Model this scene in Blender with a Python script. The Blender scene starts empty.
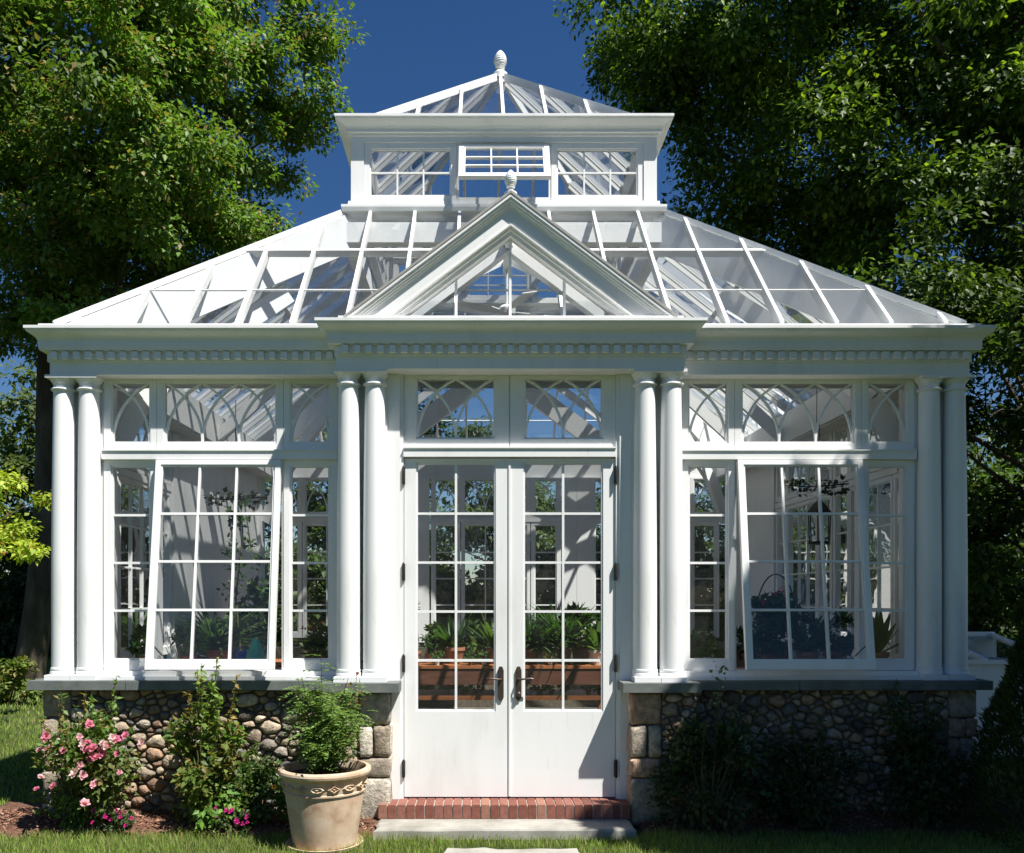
import bpy, math, random
import numpy as np
from mathutils import Vector, Matrix
R = math.radians
random.seed(7); rng = np.random.default_rng(11)
S = bpy.context.scene
COL = S.collection
# ------------------------------------------------------------------ camera, sky, sun, exposure
cam = bpy.data.objects.new('camera', bpy.data.cameras.new('camera')); COL.objects.link(cam); S.camera = cam
CX, CY, CZ = -0.24, -7.2, 1.81
cam.location = (CX, CY, CZ); cam.rotation_euler = (R(90), 0, 0)
cam.data.sensor_width = 36.0; cam.data.lens = 864/1024*36.0
cam.data.shift_x = 32/1024; cam.data.shift_y = 171.5/1024
cam.data.clip_start = 0.05; cam.data.clip_end = 3000
SUN = Vector((1.15, -1.0, 2.65)).normalized()
W = bpy.data.worlds.new('World'); S.world = W; W.use_nodes = True
wn = W.node_tree; bg = wn.nodes['Background']
sky = wn.nodes.new('ShaderNodeTexSky'); sky.sky_type = 'NISHITA'; sky.sun_disc = False
sky.sun_elevation = math.asin(SUN.z); sky.sun_rotation = math.atan2(SUN.x, SUN.y)
sky.air_density = 1.0; sky.dust_density = 0.1; sky.ozone_density = 4.0
hsv = wn.nodes.new('ShaderNodeHueSaturation'); hsv.inputs['Saturation'].default_value = 1.24; hsv.inputs['Hue'].default_value = 0.507; hsv.inputs['Value'].default_value = 0.77; wn.links.new(sky.outputs[0], hsv.inputs['Color']); wn.links.new(hsv.outputs[0], bg.inputs[0]); bg.inputs[1].default_value = 0.062
sl = bpy.data.lights.new('sun', 'SUN'); sl.energy = 5.0; sl.angle = R(0.5); sl.color = (1.0, 0.965, 0.90)
so = bpy.data.objects.new('sun', sl); COL.objects.link(so); so.rotation_euler = SUN.to_track_quat('Z', 'Y').to_euler(); so.location = (20, -30, 40)
vs = S.view_settings; vs.view_transform = 'Standard'; vs.look = 'None'; vs.gamma = 1.0; vs.use_curve_mapping = False; vs.exposure = 0.8
S.render.engine = 'CYCLES'
cy = S.cycles; cy.max_bounces = 8; cy.diffuse_bounces = 3; cy.glossy_bounces = 4; cy.transparent_max_bounces = 40; cy.transmission_bounces = 6
cy.caustics_reflective = False; cy.caustics_refractive = False

# ------------------------------------------------------------------ materials
def mat(name):
    m = bpy.data.materials.new(name); m.use_nodes = True
    nt = m.node_tree; return m, nt, nt.nodes['Principled BSDF']
def nd(nt, t, **k):
    n = nt.nodes.new(t)
    for a, b in k.items():
        if a in n.inputs: n.inputs[a].default_value = b
        else: setattr(n, a, b)
    return n
def noise(nt, scale, detail=4, rough=0.55, coord='Object', stretch=None):
    tc = nd(nt, 'ShaderNodeTexCoord'); n = nd(nt, 'ShaderNodeTexNoise', Scale=scale, Detail=detail, Roughness=rough)
    if stretch:
        mp = nd(nt, 'ShaderNodeMapping'); mp.inputs['Scale'].default_value = stretch
        nt.links.new(tc.outputs[coord], mp.inputs[0]); nt.links.new(mp.outputs[0], n.inputs['Vector'])
    else: nt.links.new(tc.outputs[coord], n.inputs['Vector'])
    return n
def ramp(nt, src, stops):
    r = nd(nt, 'ShaderNodeValToRGB'); e = r.color_ramp.elements
    while len(e) < len(stops): e.new(0.5)
    for i, (p, c) in enumerate(stops): e[i].position = p; e[i].color = (*c, 1)
    nt.links.new(src, r.inputs[0]); return r
def bump(nt, p, src, strength, dist=0.01):
    b = nd(nt, 'ShaderNodeBump', Strength=strength, Distance=dist); nt.links.new(src, b.inputs['Height']); nt.links.new(b.outputs[0], p.inputs['Normal'])
def noisy(name, stops, scale, rough=0.7, bs=0.3, bd=0.01, bscale=None, stretch=None, spec=0.3):
    m, nt, p = mat(name); n = noise(nt, scale, 6, 0.6, stretch=stretch); r = ramp(nt, n.outputs['Fac'], stops)
    nt.links.new(r.outputs[0], p.inputs['Base Color']); p.inputs['Roughness'].default_value = rough; p.inputs['Specular IOR Level'].default_value = spec
    n2 = noise(nt, bscale or scale*3, 6, 0.65, stretch=stretch); bump(nt, p, n2.outputs['Fac'], bs, bd)
    return m
def attr_mat(name, nscale=12, amt=0.35, rough=0.75, bs=0.4, bd=0.01, bscale=40, trans=0.0, spec=0.3, uv=False):
    m, nt, p = mat(name); a = nd(nt, 'ShaderNodeAttribute', attribute_name='Col')
    n = noise(nt, nscale, 5, 0.65); mr = nd(nt, 'ShaderNodeMapRange'); mr.inputs['From Min'].default_value = 0.25; mr.inputs['From Max'].default_value = 0.75
    mr.inputs['To Min'].default_value = 1-amt; mr.inputs['To Max'].default_value = 1+amt; nt.links.new(n.outputs['Fac'], mr.inputs[0])
    mx = nd(nt, 'ShaderNodeVectorMath', operation='SCALE'); nt.links.new(a.outputs['Color'], mx.inputs[0]); nt.links.new(mr.outputs[0], mx.inputs['Scale'])
    nt.links.new(mx.outputs[0], p.inputs['Base Color']); p.inputs['Roughness'].default_value = rough; p.inputs['Specular IOR Level'].default_value = spec
    if bs: 
        n2 = noise(nt, bscale, 6, 0.7); bump(nt, p, n2.outputs['Fac'], bs, bd)
    if trans:
        t = nd(nt, 'ShaderNodeBsdfTranslucent'); hs = nd(nt, 'ShaderNodeMix', data_type='RGBA', blend_type='MULTIPLY'); hs.inputs[0].default_value = 1
        nt.links.new(mx.outputs[0], hs.inputs[6]); hs.inputs[7].default_value = (1.25, 1.35, 0.5, 1); nt.links.new(hs.outputs[2], t.inputs[0])
        ms = nd(nt, 'ShaderNodeMixShader'); ms.inputs[0].default_value = trans; nt.links.new(p.outputs[0], ms.inputs[1]); nt.links.new(t.outputs[0], ms.inputs[2])
        nt.links.new(ms.outputs[0], nt.nodes['Material Output'].inputs[0])
    return m
M = {}
M['paint0'] = noisy('white_paint', [(0.3, (0.80, 0.805, 0.80)), (0.62, (0.83, 0.83, 0.82)), (0.8, (0.77, 0.775, 0.76))], 3.0, 0.38, 0.05, 0.004, 60, spec=0.4)
def paint_mat():
    m, nt, p = mat('white_painted_wood'); a = noise(nt, 2.2, 6, 0.6, stretch=(1, 1, .35)); r1 = ramp(nt, a.outputs['Fac'], [(0.30, (0.73, 0.735, 0.72)), (0.45, (0.81, 0.815, 0.81)), (0.7, (0.84, 0.84, 0.835))])
    b = noise(nt, 26, 5, 0.7, stretch=(1, 1, .12)); r2 = ramp(nt, b.outputs['Fac'], [(0.30, (0.90, 0.89, 0.86)), (0.42, (1, 1, 1))])
    mx = nd(nt, 'ShaderNodeMix', data_type='RGBA', blend_type='MULTIPLY'); mx.inputs[0].default_value = .7; nt.links.new(r1.outputs[0], mx.inputs[6]); nt.links.new(r2.outputs[0], mx.inputs[7]); nt.links.new(mx.outputs[2], p.inputs['Base Color'])
    rr = nd(nt, 'ShaderNodeMapRange'); rr.inputs['To Min'].default_value = .28; rr.inputs['To Max'].default_value = .6; nt.links.new(a.outputs['Fac'], rr.inputs[0]); nt.links.new(rr.outputs[0], p.inputs['Roughness']); p.inputs['Specular IOR Level'].default_value = .4
    c = noise(nt, 45, 4, 0.6, stretch=(1, 1, .1)); bump(nt, p, c.outputs['Fac'], .04, .003); return m
M['paint'] = paint_mat()
M['lead'] = noisy('weathered_lead', [(0.3, (0.30, 0.29, 0.27)), (0.7, (0.42, 0.40, 0.37))], 14, 0.6, 0.1)
M['bluestone'] = noisy('bluestone', [(0.3, (0.10, 0.115, 0.112)), (0.55, (0.15, 0.165, 0.158)), (0.75, (0.20, 0.205, 0.19))], 7, 0.8, 0.35, 0.004, 45)
M['mortar'] = noisy('dark_joint', [(0.3, (0.08, 0.068, 0.052)), (0.7, (0.20, 0.17, 0.13))], 20, 0.95, 0.6, 0.02)
M['stone'] = attr_mat('fieldstone', 22, 0.55, 0.9, 1.0, 0.02, 40)
M['brick'] = attr_mat('red_brick', 25, 0.3, 0.9, 0.5, 0.004, 90)
M['brickmortar'] = noisy('pale_mortar', [(0.3, (0.33, 0.30, 0.26)), (0.7, (0.45, 0.42, 0.37))], 30, 0.95, 0.4, 0.003)
M['slab'] = noisy('granite_slab', [(0.3, (0.24, 0.23, 0.20)), (0.5, (0.34, 0.325, 0.29)), (0.72, (0.42, 0.40, 0.36))], 5, 0.85, 0.4, 0.006, 50)
M['terracotta'] = noisy('aged_terracotta', [(0.28, (0.36, 0.22, 0.14)), (0.42, (0.50, 0.35, 0.24)), (0.58, (0.58, 0.445, 0.325)), (0.75, (0.62, 0.52, 0.41))], 7, 0.85, 0.2, 0.003, 60)
M['pot'] = noisy('clay_pot', [(0.3, (0.33, 0.13, 0.07)), (0.7, (0.45, 0.22, 0.13))], 12, 0.85, 0.2, 0.002)
M['wood'] = noisy('redwood', [(0.3, (0.26, 0.085, 0.035)), (0.5, (0.38, 0.14, 0.055)), (0.7, (0.46, 0.19, 0.08))], 5, 0.55, 0.2, 0.003, 20, stretch=(0.6, 6, 6))
M['darkwood'] = noisy('stained_board', [(0.3, (0.09, 0.035, 0.022)), (0.7, (0.17, 0.075, 0.05))], 5, 0.5, 0.2, 0.003, 20, stretch=(0.6, 6, 6))
M['soil'] = noisy('soil', [(0.3, (0.02, 0.013, 0.008)), (0.7, (0.05, 0.035, 0.022))], 30, 0.95, 0.8, 0.02)
M['floor'] = noisy('slate_floor', [(0.3, (0.10, 0.09, 0.08)), (0.7, (0.17, 0.15, 0.13))], 4, 0.6, 0.2)
M['iron'] = noisy('dark_iron', [(0.3, (0.03, 0.026, 0.022)), (0.7, (0.06, 0.05, 0.042))], 20, 0.42, 0.1); M['iron'].node_tree.nodes['Principled BSDF'].inputs['Metallic'].default_value = 0.6
M['bronze'] = noisy('oiled_bronze', [(0.3, (0.06, 0.045, 0.038)), (0.7, (0.12, 0.09, 0.075))], 20, 0.4, 0.1); M['bronze'].node_tree.nodes['Principled BSDF'].inputs['Metallic'].default_value = 0.5
M['bark'] = noisy('bark', [(0.3, (0.035, 0.027, 0.02)), (0.55, (0.085, 0.068, 0.05)), (0.75, (0.17, 0.145, 0.115))], 4, 0.95, 1.0, 0.06, 9, stretch=(1, 1, 0.3))
M['stem'] = noisy('green_stem', [(0.3, (0.06, 0.075, 0.025)), (0.7, (0.11, 0.09, 0.04))], 12, 0.8, 0.2)
M['leaf'] = attr_mat('leaf', 0.9, 0.25, 0.5, 0, trans=0.40, spec=0.35)
M['petal'] = attr_mat('petal', 20, 0.12, 0.6, 0, trans=0.3, spec=0.2)
M['chip'] = attr_mat('bark_chip', 30, 0.3, 0.9, 0.3)
M['blade'] = attr_mat('grass_blade', 1.2, 0.3, 0.5, 0, trans=0.35, spec=0.3)
M['lawn'] = noisy('lawn_soil', [(0.3, (0.035, 0.045, 0.014)), (0.5, (0.055, 0.075, 0.02)), (0.7, (0.08, 0.10, 0.03))], 1.6, 0.95, 0.7, 0.03, 40)
M['mulch'] = noisy('mulch', [(0.3, (0.07, 0.035, 0.022)), (0.5, (0.17, 0.085, 0.055)), (0.7, (0.28, 0.155, 0.105))], 28, 0.95, 1.0, 0.03, 60)
M['teal'] = noisy('teal_plastic', [(0.3, (0.02, 0.30, 0.24)), (0.7, (0.04, 0.42, 0.34))], 8, 0.5, 0.1)
M['blue'] = noisy('blue_plastic', [(0.3, (0.02, 0.05, 0.36)), (0.7, (0.03, 0.08, 0.45))], 8, 0.45, 0.1)
def glass_mat(name, tint, ior=1.55, dirt=0.05):
    m = bpy.data.materials.new(name); m.use_nodes = True; nt = m.node_tree; nt.nodes.clear()
    o = nd(nt, 'ShaderNodeOutputMaterial'); t = nd(nt, 'ShaderNodeBsdfTransparent'); t.inputs[0].default_value = (*tint, 1)
    g = nd(nt, 'ShaderNodeBsdfGlossy', Roughness=0.015); g.inputs[0].default_value = (1, 1, 1, 1)
    n = noise(nt, 2.2, 2); b = nd(nt, 'ShaderNodeBump', Strength=0.30, Distance=0.012); nt.links.new(n.outputs['Fac'], b.inputs['Height']); nt.links.new(b.outputs[0], g.inputs['Normal'])
    # thin pane: reflectance rises towards grazing
    lw = nd(nt, 'ShaderNodeFresnel', IOR=ior); mu = nd(nt, 'ShaderNodeMath', operation='MULTIPLY'); mu.inputs[1].default_value = 0.62; mu.use_clamp = True; nt.links.new(lw.outputs[0], mu.inputs[0])
    mx = nd(nt, 'ShaderNodeMixShader'); nt.links.new(mu.outputs[0], mx.inputs[0]); nt.links.new(t.outputs[0], mx.inputs[1]); nt.links.new(g.outputs[0], mx.inputs[2])
    d = nd(nt, 'ShaderNodeBsdfDiffuse'); d.inputs[0].default_value = (0.7, 0.72, 0.72, 1)
    n2 = noise(nt, 5, 5, 0.7); mr = nd(nt, 'ShaderNodeMapRange'); mr.inputs['From Min'].default_value = 0.3; mr.inputs['From Max'].default_value = 0.7
    mr.inputs['To Min'].default_value = dirt*0.5; mr.inputs['To Max'].default_value = dirt*1.5; nt.links.new(n2.outputs['Fac'], mr.inputs[0])
    m2 = nd(nt, 'ShaderNodeMixShader'); nt.links.new(mr.outputs[0], m2.inputs[0]); nt.links.new(mx.outputs[0], m2.inputs[1]); nt.links.new(d.outputs[0], m2.inputs[2])
    nt.links.new(m2.outputs[0], o.inputs[0]); return m
M['glass'] = glass_mat('window_glass', (0.965, 0.975, 0.97), dirt=0.012)
M['roofglass'] = glass_mat('roof_glass', (0.95, 0.97, 0.97), dirt=0.018)

# ------------------------------------------------------------------ mesh helpers
class MB:
    def __init__(s): s.v = []; s.f = []; s.c = []; s.sm = []
    def add(s, vs, fs, col=None, smooth=False):
        b = len(s.v); s.v += [tuple(p) for p in vs]; s.f += [tuple(b+i for i in f) for f in fs]
        s.c += [col or (1, 1, 1)]*len(vs); s.sm += [smooth]*len(fs); return s
    def box(s, x0, x1, y0, y1, z0, z1, col=None):
        return s.add([(x0,y0,z0),(x1,y0,z0),(x1,y1,z0),(x0,y1,z0),(x0,y0,z1),(x1,y0,z1),(x1,y1,z1),(x0,y1,z1)],
              [(0,3,2,1),(4,5,6,7),(0,1,5,4),(1,2,6,5),(2,3,7,6),(3,0,4,7)], col)
    def bar(s, p0, p1, w, h0, h1, up=(0,0,1), col=None):   # box along p0-p1, width w, from h0 to h1 along 'up'
        p0, p1, up = Vector(p0), Vector(p1), Vector(up); d = (p1-p0).normalized(); sd = d.cross(up).normalized(); u = sd.cross(d).normalized()
        vs = []
        for p in (p0, p1):
            for a, b in ((-1, h0), (1, h0), (1, h1), (-1, h1)): vs.append(p + sd*(a*w/2) + u*b)
        return s.add(vs, [(0,1,2,3),(7,6,5,4),(0,4,5,1),(1,5,6,2),(2,6,7,3),(3,7,4,0)], col)
    def tube(s, pts, rad, n=8, col=None):
        pts = [Vector(p) for p in pts]; b = []; vs = []; fs = []
        if not hasattr(rad, '__len__'): rad = [rad]*len(pts)
        ref = Vector((0.3, 0.2, 1)).normalized()
        for i, p in enumerate(pts):
            d = (pts[min(i+1, len(pts)-1)] - pts[max(i-1, 0)]).normalized()
            if abs(d.dot(ref)) > 0.97: ref = Vector((1, 0.1, 0)).normalized()
            a = d.cross(ref).normalized(); c = d.cross(a)
            for k in range(n):
                t = 2*math.pi*k/n; vs.append(p + (a*math.cos(t)+c*math.sin(t))*rad[i])
        for i in range(len(pts)-1):
            for k in range(n): fs.append((i*n+k, i*n+(k+1)%n, (i+1)*n+(k+1)%n, (i+1)*n+k))
        fs.append(tuple(range(n))[::-1]); fs.append(tuple((len(pts)-1)*n+k for k in range(n)))
        return s.add(vs, fs, col, True)
    def lathe(s, prof, n=32, c=(0,0,0), col=None, smooth=True):   # prof (r,z)
        vs = []; fs = []
        for r, z in prof:
            for k in range(n):
                t = 2*math.pi*k/n; vs.append((c[0]+r*math.cos(t), c[1]+r*math.sin(t), c[2]+z))
        m = len(prof)
        for i in range(m-1):
            for k in range(n): fs.append((i*n+k, i*n+(k+1)%n, (i+1)*n+(k+1)%n, (i+1)*n+k))
        fs.append(tuple(range(n))[::-1]); fs.append(tuple((m-1)*n+k for k in range(n)))
        return s.add(vs, fs, col, smooth)
    def xf(s, mt):
        s.v = [tuple(mt @ Vector(p)) for p in s.v]; return s
    def build(s, name, m, parent=None, loc=None, angle=None):
        me = bpy.data.meshes.new(name); me.from_pydata(s.v, [], s.f)
        ca = me.color_attributes.new('Col', 'FLOAT_COLOR', 'POINT'); ca.data.foreach_set('color', np.array([(*c, 1) for c in s.c], np.float32).ravel())
        me.polygons.foreach_set('use_smooth', s.sm)
        me.materials.append(m); me.validate(); me.update()
        if any(s.sm): me.set_sharp_from_angle(angle=angle or R(38))
        o = bpy.data.objects.new(name, me); COL.objects.link(o)
        if parent: o.parent = parent
        if loc: o.location = loc
        return o
def np_mesh(name, V, Q, C, m, parent=None, loc=None, smooth=False):   # V (n,3) Q (m,k) C (n,3)
    me = bpy.data.meshes.new(name); k = Q.shape[1]; nf = len(Q)
    me.vertices.add(len(V)); me.vertices.foreach_set('co', V.astype(np.float32).ravel())
    me.loops.add(nf*k); me.loops.foreach_set('vertex_index', Q.astype(np.int32).ravel())
    me.polygons.add(nf); me.polygons.foreach_set('loop_start', np.arange(0, nf*k, k, dtype=np.int32))
    me.update(calc_edges=True)
    ca = me.color_attributes.new('Col', 'FLOAT_COLOR', 'POINT')
    ca.data.foreach_set('color', np.concatenate([C, np.ones((len(C), 1))], 1).astype(np.float32).ravel())
    if smooth: me.polygons.foreach_set('use_smooth', [True]*nf)
    me.materials.append(m); me.update()
    o = bpy.data.objects.new(name, me); COL.objects.link(o)
    if parent: o.parent = parent
    if loc: o.location = loc
    return o
def unit(a): return a/np.maximum(np.linalg.norm(a, axis=1, keepdims=True), 1e-9)
def leaf_arrays(P, size, D, N, cols, wr=0.55, fold=0.18):
    """P base points, D leaf axis, N face normal; folded diamond leaf of 6 verts / 2 quads-ish (4 tris as 2 quads)"""
    n = len(P); D = unit(D); sd = unit(np.cross(D, N)); N = unit(np.cross(sd, D)); s = size[:, None]
    base = P; tip = P + D*s; w = s*wr/2
    l1 = P + D*s*0.38 - sd*w + N*w*fold*2; r1 = P + D*s*0.38 + sd*w + N*w*fold*2
    V = np.stack([base, l1, tip, r1], 1).reshape(-1, 3)
    i = np.arange(n)*4; Q = np.concatenate([np.stack([i, i+1, i+2], 1), np.stack([i, i+2, i+3], 1)])
    C = np.repeat(cols, 4, 0); return V, Q, C
def rdir(n): return unit(rng.normal(size=(n, 3)))
def setp(o, label=None, cat=None, group=None, kind=None):
    if label: o['label'] = label
    if cat: o['category'] = cat
    if group: o['group'] = group
    if kind: o['kind'] = kind
    return o
def thing(name, label, cat, loc=(0,0,0), rz=0, group=None):
    o = bpy.data.objects.new(name, None); COL.objects.link(o); o.location = loc; o.rotation_euler = (0, 0, rz); o.empty_display_size = 0.2
    return setp(o, label, cat, group)

# ------------------------------------------------------------------ ground
def gz(x, y):   # gentle fall of the lawn away from the house
    return 0.0
g = MB(); n = 24; xs = [-1500, -200, -60, -30, -15, -8, -4, 4, 8, 15, 30, 60, 200, 1500]; ys = [-1500, -200, -60, -20, -8, -3, 0, 6, 12, 20, 40, 80, 200, 1500]
vsg = [(x, y, 0) for y in ys for x in xs]; nx = len(xs)
g.add(vsg, [(j*nx+i, j*nx+i+1, (j+1)*nx+i+1, (j+1)*nx+i) for j in range(len(ys)-1) for i in range(nx-1)])
setp(g.build('ground', M['lawn']), kind='structure')
def blades(region, dens, h0, h1, w, avoid=None):
    x0, x1, y0, y1 = region; n = int((x1-x0)*(y1-y0)*dens)
    P = np.stack([rng.uniform(x0, x1, n), rng.uniform(y0, y1, n), np.zeros(n)], 1)
    cl = np.sin(P[:,0]*3.1+1)*np.cos(P[:,1]*4.3)+rng.normal(size=n)*0.6
    if avoid is not None: k = ~avoid(P); P = P[k]; cl = cl[k]
    n = len(P); h = rng.uniform(h0, h1, n)*(1+0.15*np.clip(cl, -1, 1)); a = rng.uniform(0, 2*np.pi, n); sd = np.stack([np.cos(a), np.sin(a), 0*a], 1)*w
    ln = rdir(n)*np.array([1, 1, 0])*h[:, None]*rng.uniform(0.2, 0.9, n)[:, None]
    V = np.stack([P-sd, P+sd, P+sd*0.7+ln*0.35+np.array([0,0,1])*h[:,None]*0.6, P-sd*0.7+ln*0.35+np.array([0,0,1])*h[:,None]*0.6, P+ln+np.array([0,0,1])*h[:,None]], 1).reshape(-1, 3)
    i = np.arange(n)*5; Q = np.concatenate([np.stack([i, i+1, i+2], 1), np.stack([i, i+2, i+3], 1), np.stack([i+3, i+2, i+4], 1)])
    c = np.array([0.22, 0.31, 0.06])*rng.uniform(0.6, 1.35, (n, 1)); dry = rng.random(n) < 0.17; c[dry] = np.array([0.32, 0.28, 0.13])*rng.uniform(0.6, 1.2, (dry.sum(), 1))
    return V, Q, np.repeat(c, 5, 0)
def avoid_near(P):
    x, y = P[:,0], P[:,1]; w = 0.05*np.sin(x*7)+0.03*np.sin(x*17)
    a = (y > -0.62+w) & (x > -4.3) & (x < 4.6)
    b = (x > -1.06) & (x < 0.98) & (y > -0.755)
    c = ((x+0.02)/0.50)**6 + ((y+1.26)/0.27)**6 < 1
    return a | b | c
def merge(parts):
    V = []; Q = []; C = []; b = 0
    for v, q, c in parts: V.append(v); Q.append(q+b); C.append(c); b += len(v)
    return np.concatenate(V), np.concatenate(Q), np.concatenate(C)
gr = merge([blades((-5.5, 5, -2.3, -0.4), 4600, 0.03, 0.075, 0.0022, avoid_near),
            blades((-11, -3.95, -0.8, 5), 1300, 0.03, 0.065, 0.004, lambda P: (P[:,0] > -4.3) & (P[:,1] > -0.62) & (P[:,1]< 0.2)), blades((-18, -4, 5, 20), 260, 0.04, 0.08, 0.010),
            blades((3.9, 9, -0.4, 6), 500, 0.03, 0.065, 0.005)])
setp(np_mesh('grass', *gr, M['blade']), 'short sunlit green lawn grass in front of and beside the greenhouse', 'grass', kind='stuff')
# planting bed of mulch along the stone base
def bed(x0, x1, label):
    m = MB(); vs = []; fs = []; NX = 80; NY = 8
    for i in range(NX+1):
        x = x0+(x1-x0)*i/NX; w = 0.05*math.sin(x*7)+0.03*math.sin(x*17); yf = -0.64+w
        if i == 0 or i == NX: yf = -0.3
        for j in range(NY+1):
            t = j/NY; y = yf+(0.1-yf)*t; z = -0.01+0.10*math.sin(min(t*1.6, 1)*math.pi/2)+random.uniform(-0.006, 0.006)
            if i == 0 or i == NX: z = -0.02
            vs.append((x, y, z))
    for i in range(NX):
        for j in range(NY): a = i*(NY+1)+j; fs.append((a, a+NY+1, a+NY+2, a+1))
    m.add(vs, fs, smooth=True); return setp(m.build('mulch_bed', M['mulch'], angle=R(80)), kind='structure')
bed(-4.25, -0.98, ''); bed(0.98, 4.6, '')
n = 9000; P = np.stack([np.where(rng.random(n) < 0.55, rng.uniform(-4.2, -1.0, n), rng.uniform(1.0, 4.5, n)), rng.uniform(-0.68, -0.2, n), np.zeros(n)], 1)
P[:,2] = -0.01+0.10*np.sin(np.clip((P[:,1]+0.64)/0.74*1.6, 0, 1)*np.pi/2)+0.006
D = rdir(n)*np.array([1, 1, 0.35]); c = np.array([0.27, 0.135, 0.09])*rng.uniform(0.45, 1.6, (n, 1)); lt = rng.random(n) < 0.12; c[lt] = np.array([0.34, 0.24, 0.16])
setp(np_mesh('bark_mulch', *leaf_arrays(P, rng.uniform(0.015, 0.05, n), D, rdir(n)*0.5+np.array([0, 0, 1]), c, 0.4), M['chip']), 'reddish brown shredded bark mulch along the foot of the stone wall', 'mulch', kind='stuff')
def slab(name, outline, z0, z1, label, cat='paving slab'):
    m = MB(); k = len(outline); e = 0.012; cx = sum(p[0] for p in outline)/k; cyy = sum(p[1] for p in outline)/k
    ins = [(x+(cx-x)*0.02, y+(cyy-y)*0.04) for x, y in outline]
    m.add([(x, y, z0) for x, y in outline]+[(x, y, z1-e) for x, y in outline]+[(x, y, z1) for x, y in ins],
          [(i, (i+1) % k, k+(i+1) % k, k+i) for i in range(k)]+[(k+i, k+(i+1) % k, 2*k+(i+1) % k, 2*k+i) for i in range(k)]+[tuple(range(2*k, 3*k))])
    return setp(m.build(name, M['slab']), label, cat)
def rough_rect(x0, x1, y0, y1, n=9, j=0.012):
    pts = []
    for a, b, c, d in ((x0, y0, x1, y0), (x1, y0, x1, y1), (x1, y1, x0, y1), (x0, y1, x0, y0)):
        for i in range(n): t = i/n; pts.append((a+(c-a)*t+random.uniform(-j, j), b+(d-b)*t+random.uniform(-j, j)))
    return pts
slab('stone_slab', rough_rect(-1.03, 0.93, -0.74, -0.30), -0.02, 0.078, 'long pale grey stone slab below the brick step')
slab('stepping_stone', rough_rect(-0.50, 0.45, -1.50, -1.02, 7, 0.03), -0.02, 0.022, 'pale flagstone sunk in the grass in front of the door')

# ------------------------------------------------------------------ greenhouse
GH = thing('greenhouse', 'white victorian glass greenhouse with columns and a raised lantern on a fieldstone base', 'greenhouse')
ZC = 1.145; ZS = 3.617; YW = -0.07; YB = 5.80; FLOOR = 0.185
paint = M['paint']
# --- stone base
def clip_poly(poly, a, b, c):     # keep a*x+b*y<=c
    out = []
    for i in range(len(poly)):
        p, q = poly[i], poly[(i+1) % len(poly)]; dp = a*p[0]+b*p[1]-c; dq = a*q[0]+b*q[1]-c
        if dp <= 0: out.append(p)
        if (dp < 0 < dq) or (dq < 0 < dp): t = dp/(dp-dq); out.append((p[0]+(q[0]-p[0])*t, p[1]+(q[1]-p[1])*t))
    return out
def chaikin(p, r=0.25):
    out = []
    for i in range(len(p)):
        a, b = p[i], p[(i+1) % len(p)]; out += [(a[0]*(1-r)+b[0]*r, a[1]*(1-r)+b[1]*r), (a[0]*r+b[0]*(1-r), a[1]*r+b[1]*(1-r))]
    return out
STC = [(0.42, 0.33, 0.24), (0.50, 0.40, 0.29), (0.38, 0.27, 0.18), (0.34, 0.27, 0.20), (0.24, 0.21, 0.18), (0.40, 0.32, 0.24), (0.30, 0.19, 0.13), (0.18, 0.155, 0.135), (0.46, 0.40, 0.33), (0.27, 0.22, 0.17), (0.35, 0.23, 0.15), (0.22, 0.21, 0.19), (0.14, 0.12, 0.11)]
def stone_face(m, poly, y, bulge, squared=False, col=None):   # poly in (x,z); bulges towards -y
    cx = sum(p[0] for p in poly)/len(poly); cz = sum(p[1] for p in poly)/len(poly)
    if squared: 
        q = []
        for i in range(len(poly)):
            a, b = poly[i], poly[(i+1) % len(poly)]
            for t in (0.08, 0.35, 0.65, 0.92): q.append((a[0]+(b[0]-a[0])*t+random.uniform(-.006, .006), a[1]+(b[1]-a[1])*t+random.uniform(-.006, .006)))
        ol = q
    else: ol = chaikin(chaikin(poly, random.choice((.14, .2, .27))), .25)
    k = len(ol); col = col or random.choice(STC); f = random.uniform(0.75, 1.25); col = tuple(c*f for c in col)
    tx, tz = random.uniform(-.25, .25), random.uniform(-.25, .25)
    rings = []
    for sc, d in (((1.0, -0.06), (1.0, 0.35), (0.93, 0.75), (0.75, 0.95)) if squared else ((0.96, -0.06), (1.0, 0.15), (0.93, 0.55), (0.75, 0.85), (0.45, 1.0))):
        rings.append([(cx+(x-cx)*sc, y-bulge*d+0.06*0-((x-cx)*tx+(z-cz)*tz)*0.35*(d > 0.2)+random.uniform(-1, 1)*bulge*0.07*(d > .3), cz+(z-cz)*sc) for x, z in ol])
    vs = [p for r in rings for p in r]+[(cx, y-bulge*1.03, cz)]; L = len(rings); fs = []
    for r in range(L-1):
        for i in range(k): fs.append((r*k+i, r*k+(i+1) % k, (r+1)*k+(i+1) % k, (r+1)*k+i))
    for i in range(k): fs.append(((L-1)*k+i, (L-1)*k+(i+1) % k, L*k))
    m.add(vs, fs, col, True)
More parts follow.
